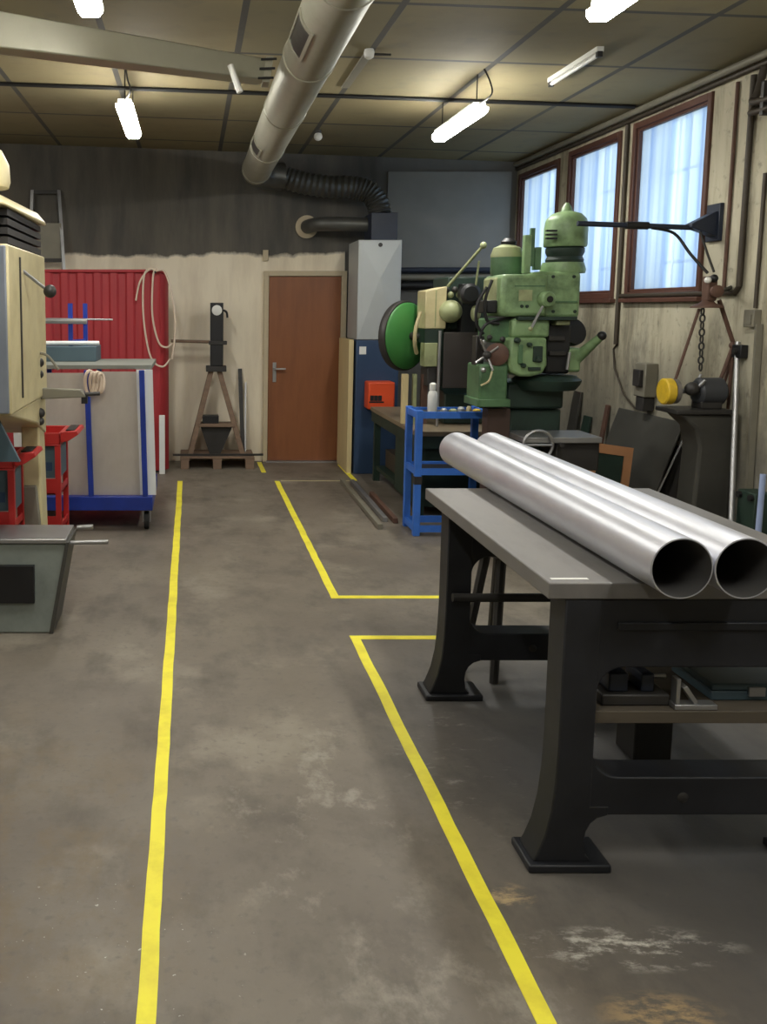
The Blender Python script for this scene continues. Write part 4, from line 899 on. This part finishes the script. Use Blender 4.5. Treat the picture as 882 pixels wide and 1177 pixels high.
# suspended tool carrier
Yg = 6.0
hc = thing('hoist_carrier', 'rusty hoist carrier with rods and straps hanging above the bench grinder', 'hoist', (pt(818, 340, Yg).x, Yg, 1.7))
q = pt(816, 330, Yg)
MB().box(q.x - .03, q.x + .03, Yg - .04, Yg + .04, q.z - .09, q.z + .07).build('block', 'rust', hc, bevel=.008)
MB().lathe([(.012, 0), (.04, .01), (.04, .035), (.012, .045)], pt(822, 335, Yg - .05), (0, -1, 0), 18).build('pulley', 'rust', hc)
plabel(MB().ball(pt(814, 322, Yg - .05), .022).build('lamp_head', 'white', hc), 'bright round end'); MB().ball(pt(821, 320, Yg - .04), .026).build('black_knob', 'black', hc)
MB().lathe([(.10, 0), (.095, .012), (.05, .03), (.03, .05)], (pt(813, 353, Yg).x, Yg, pt(813, 354, Yg).z)).build('cone_plate', 'rust', hc)
MB().tube([pt(804, 355, Yg), pt(775, 441, Yg)], .010, 8).build('tie_rod', 'rust', hc)
ch = MB()
for k in range(9):
    c = pt(808 - k * .3, 358 + k * 8, Yg); r_ = .024
    ch.tube([c + Vector(((.016 * cos(t)) if k % 2 else 0, (0 if k % 2 else .016 * cos(t)), r_ * sin(t))) for t in [2 * pi * j / 12 for j in range(13)]], .006, 6)
ch.build('chain', 'dark', hc)
MB().tube([c for c in smoothpts([pt(806, 430, Yg), pt(803, 437, Yg), pt(806, 443, Yg), pt(810, 437, Yg)], 5)], .008, 8).build('hook', 'steel', hc)
MB().tube([pt(827, 345, Yg), pt(843, 394, Yg)], .014, 8).build('link_arm', 'rust', hc); MB().ball(pt(843, 397, Yg), .026).build('joint', 'rust', hc)
MB().tube([pt(843, 397, Yg), pt(837, 470, Yg)], .011, 8).build('link_rod', 'rust', hc); MB().tube([pt(842, 400, Yg), pt(825, 446, Yg)], .013, 8).build('strut', 'rust', hc); MB().tube([pt(845, 400, Yg), pt(831, 446, Yg + .05)], .01, 8).build('strut', 'rust', hc)
MB().tube([pt(829, 335, Yg), (XR - .002, Yg + .1, pt(829, 330, Yg).z)], .014, 8).build('wall_stay', 'dark', hc)
# grinder and pedestal
gp = thing('grinder_pedestal', 'dark flared pedestal under the bench grinder at the right wall', 'pedestal', (pt(812, 480, 5.95).x, 5.95, 0))
tz = at(812, 469, 5.95)[1]; pxx = pt(808, 480, 5.95).x
MB().box(pxx - .24, pxx + .13, 5.82, 6.1, tz - .03, tz).build('top_plate', 'dark', gp, bevel=.006)
MB().prism([(pxx - .2, tz - .031), (pxx + .14, tz - .031), (pxx + .15, tz - .1), (pxx + .155, .3), (pxx + .16, .05), (pxx - .12, .05), (pxx - .09, .3), (pxx - .07, tz - .25), (pxx - .1, tz - .12)], 'y', 5.84, 6.06).build('stem', 'darkplate', gp, bevel=.02)
MB().box(pxx - .2, pxx + .15, 5.82, 6.12, 0, .05).build('foot', 'darkplate', gp, bevel=.01)
bg = thing('bench_grinder', 'dark bench grinder with a yellow wheel guard on its pedestal', 'grinder', (pxx, 5.95, tz))
gz = tz + .11
MB().tube([(pxx - .06, 5.95, gz), (pxx - .04, 5.95, gz), (pxx + .1, 5.95, gz), (pxx + .125, 5.95, gz)], [.07, .09, .09, .06], 24).build('motor', M('dark_grey_enamel', (62, 64, 68), .5, .1, .15), bg)
MB().box(pxx - .05, pxx + .09, 5.89, 6.01, tz, tz + .05).build('foot', 'dark', bg, bevel=.006)
MB().tube([(pxx - .27, 5.95, gz), (pxx + .02, 5.95, gz)], .015, 10).build('shaft', 'steel', bg)
plabel(MB().tube([(pxx - .275, 5.95, gz), (pxx - .268, 5.95, gz), (pxx - .222, 5.95, gz), (pxx - .215, 5.95, gz)], [.078, .086, .086, .078], 26).build('wheel_guard', 'yellow', bg), 'yellow wheel guard')
MB().tube([(pxx - .213, 5.95, gz), (pxx - .185, 5.95, gz)], .08, 26).build('grinding_wheel', 'grit', bg)
MB().ball((pxx - .11, 5.9, gz + .02), .045).build('clamp_knob', 'dark', bg); MB().tube([(pxx - .1, 5.9, gz), (pxx - .05, 5.86, gz + .08)], .01, 8).build('rest_lever', 'steel', bg)
sw = thing('switch_cabinet', 'grey switch cabinet on right wall left of the yellow guard', 'cabinet', (XR, 7.0, 1.15))
MB().box(XR - .1, XR - .001, 6.97, 7.14, 1.04, 1.30).build('box', 'conduit_grey', sw, bevel=.008); MB().box(XR - .13, XR - .1, 7.0, 7.11, 1.12, 1.25).build('handle', 'dark', sw, bevel=.006)
MB().box(XR - .09, XR - .001, 7.0, 7.12, .93, 1.039).build('cable_gland', 'dark', sw, bevel=.006)
wall_tube('thin cable hanging in an arc from the conduit to the cabinet', [(7.66, 1.42, .0), (7.72, 1.38, 0), (7.66, 1.22, .01), (7.45, 1.02, .02), (7.25, .93, .02), (7.13, .96, .02)], .007, 'conduit', 'wall_cable')
# leaning plates
def lean(name, y0, y1, xt, zt, xb, th, mat, label, cat):
    m = MB(); m.hexa([(xb, y0, 0.002), (xb + th, y0, 0.002), (xb + th, y1, 0.002), (xb, y1, 0.002), (xt - th, y0, zt), (xt, y0, zt), (xt, y1, zt), (xt - th, y1, zt)])
    return tag(m.build(name, mat, bevel=.002, loc='base'), label, cat)
lean('steel_plate', 6.55, 7.55, XR - .003, .90, 3.26, .012, 'darkplate', 'large dark steel plate leaning on the right wall behind the orange panel', 'plate')
lean('steel_plate', 6.3, 6.75, XR - .003, .72, 3.38, .01, 'dark', 'smaller dark plate leaning on right wall beside the grinder pedestal', 'plate')
lean('steel_plate', 6.48, 6.5, XR - .02, .82, 3.21, .008, 'steel', 'thin bright strip leaning in front of the large dark plate', 'strip')
lean('steel_plate', 8.28, 8.44, XR - .003, .96, 3.42, .02, 'darkplate', 'broad dark upright bar leaning on right wall beside the milling machine', 'bar')
lean('steel_plate', 8.06, 8.2, XR - .003, .76, 3.42, .02, 'green_dark', 'short dark green upright bar leaning on the right wall', 'bar')
lean('steel_plate', 7.72, 7.78, XR - .003, .90, 3.42, .02, 'rust', 'slim rusty upright bar leaning on the right wall', 'bar')
lean('steel_plate', 7.58, 7.66, XR - .003, .70, 3.36, .02, 'dark', 'dark slanted bar leaning on right wall next to the large plate', 'bar')
pf = thing('framed_panel', 'tilted orange framed panel with dark centre leaning before the dark plate', 'panel', (3.1, 6.7, 0))
def tilted(x0, x1, z0, z1, dy, th, name, mat, par):
    m = MB().box(x0, x1, 6.66 + dy, 6.66 + dy + th, z0, z1); m.rot(radians(8), 'Y', (3.1, 6.7, 0)); m.rot(radians(-8), 'X', (3.1, 6.66, 0)); return m.build(name, mat, par)
tilted(2.90, 3.20, .03, .70, .006, .012, 'board', 'green_dark', pf)
m = MB()
for (a, b, c, d_) in ((2.89, 2.95, .02, .71), (3.15, 3.21, .02, .71), (2.95, 3.15, .64, .71), (2.95, 3.15, .02, .1)): m.box(a, b, 6.655, 6.68, c, d_)
m.rot(radians(8), 'Y', (3.1, 6.7, 0)); m.rot(radians(-8), 'X', (3.1, 6.66, 0)); m.build('border', 'ply', pf)
# poles by the wall at the right picture edge
tag(MB().tube([(3.305, 5.45, .0), (3.55, 5.95, 1.5)], .017, 14).build('steel_pole', 'steel'), 'shiny steel pole leaning on the right wall near the grinder', 'pole')
tag(MB().bar((3.545, 5.70, .01), (3.55, 5.74, 1.62), .035, .03).build('steel_angle', 'conduit_grey', loc='base'), 'dull grey upright bar leaning behind the shiny pole', 'bar')
tag(MB().tube([(3.17, 5.0, .0), (3.19, 5.02, .80)], .016, 12).build('blue_pole', M('pale_blue_paint', (160, 176, 214), .35, .2, .08)), 'thin pale blue pole standing at the right picture edge', 'pole')
eb = thing('terminal_box', 'dark green box with two black studs low on the right wall', 'box', (XR, 5.85, .4))
MB().box(3.42, XR - .03, 5.44, 5.62, .34, .60).build('box', 'green_dark', eb, bevel=.006)
for y in (5.47, 5.59): MB().lathe([(.02, 0), (.02, .02)], (3.42, y, .57), (-1, 0, 0), 12).build('stud', 'black', eb)
MB().box(3.48, XR - .03, 5.49, 5.57, 0, .339).build('stand', 'dark', eb)

# ------------------------------------------------------------------ light: daylight outside, lamps inside
w = bpy.data.worlds.new('sky'); SC.world = w; w.use_nodes = True
bgn = w.node_tree.nodes['Background']; bgn.inputs[0].default_value = (.80, .91, 1.0, 1); bgn.inputs[1].default_value = 1.0

cam = bpy.data.cameras.new('camera'); co = bpy.data.objects.new('camera', cam); COL.objects.link(co)
co.location = (0, 0, CAMZ); co.rotation_euler = (pi / 2 - TH, 0, 0)
cam.sensor_fit = 'VERTICAL'; cam.sensor_height = 36; cam.sensor_width = 27; cam.lens = FPX / 1177 * 36
cam.shift_x = (441 - CX) / 1177; cam.shift_y = -(588.5 - CY) / 1177
cam.clip_start = .05; cam.clip_end = 100
SC.camera = co
vs = SC.view_settings; vs.view_transform = 'Standard'; vs.look = 'None'; vs.gamma = 1; vs.use_curve_mapping = False; vs.exposure = 1.08
SC.cycles.max_bounces = 8
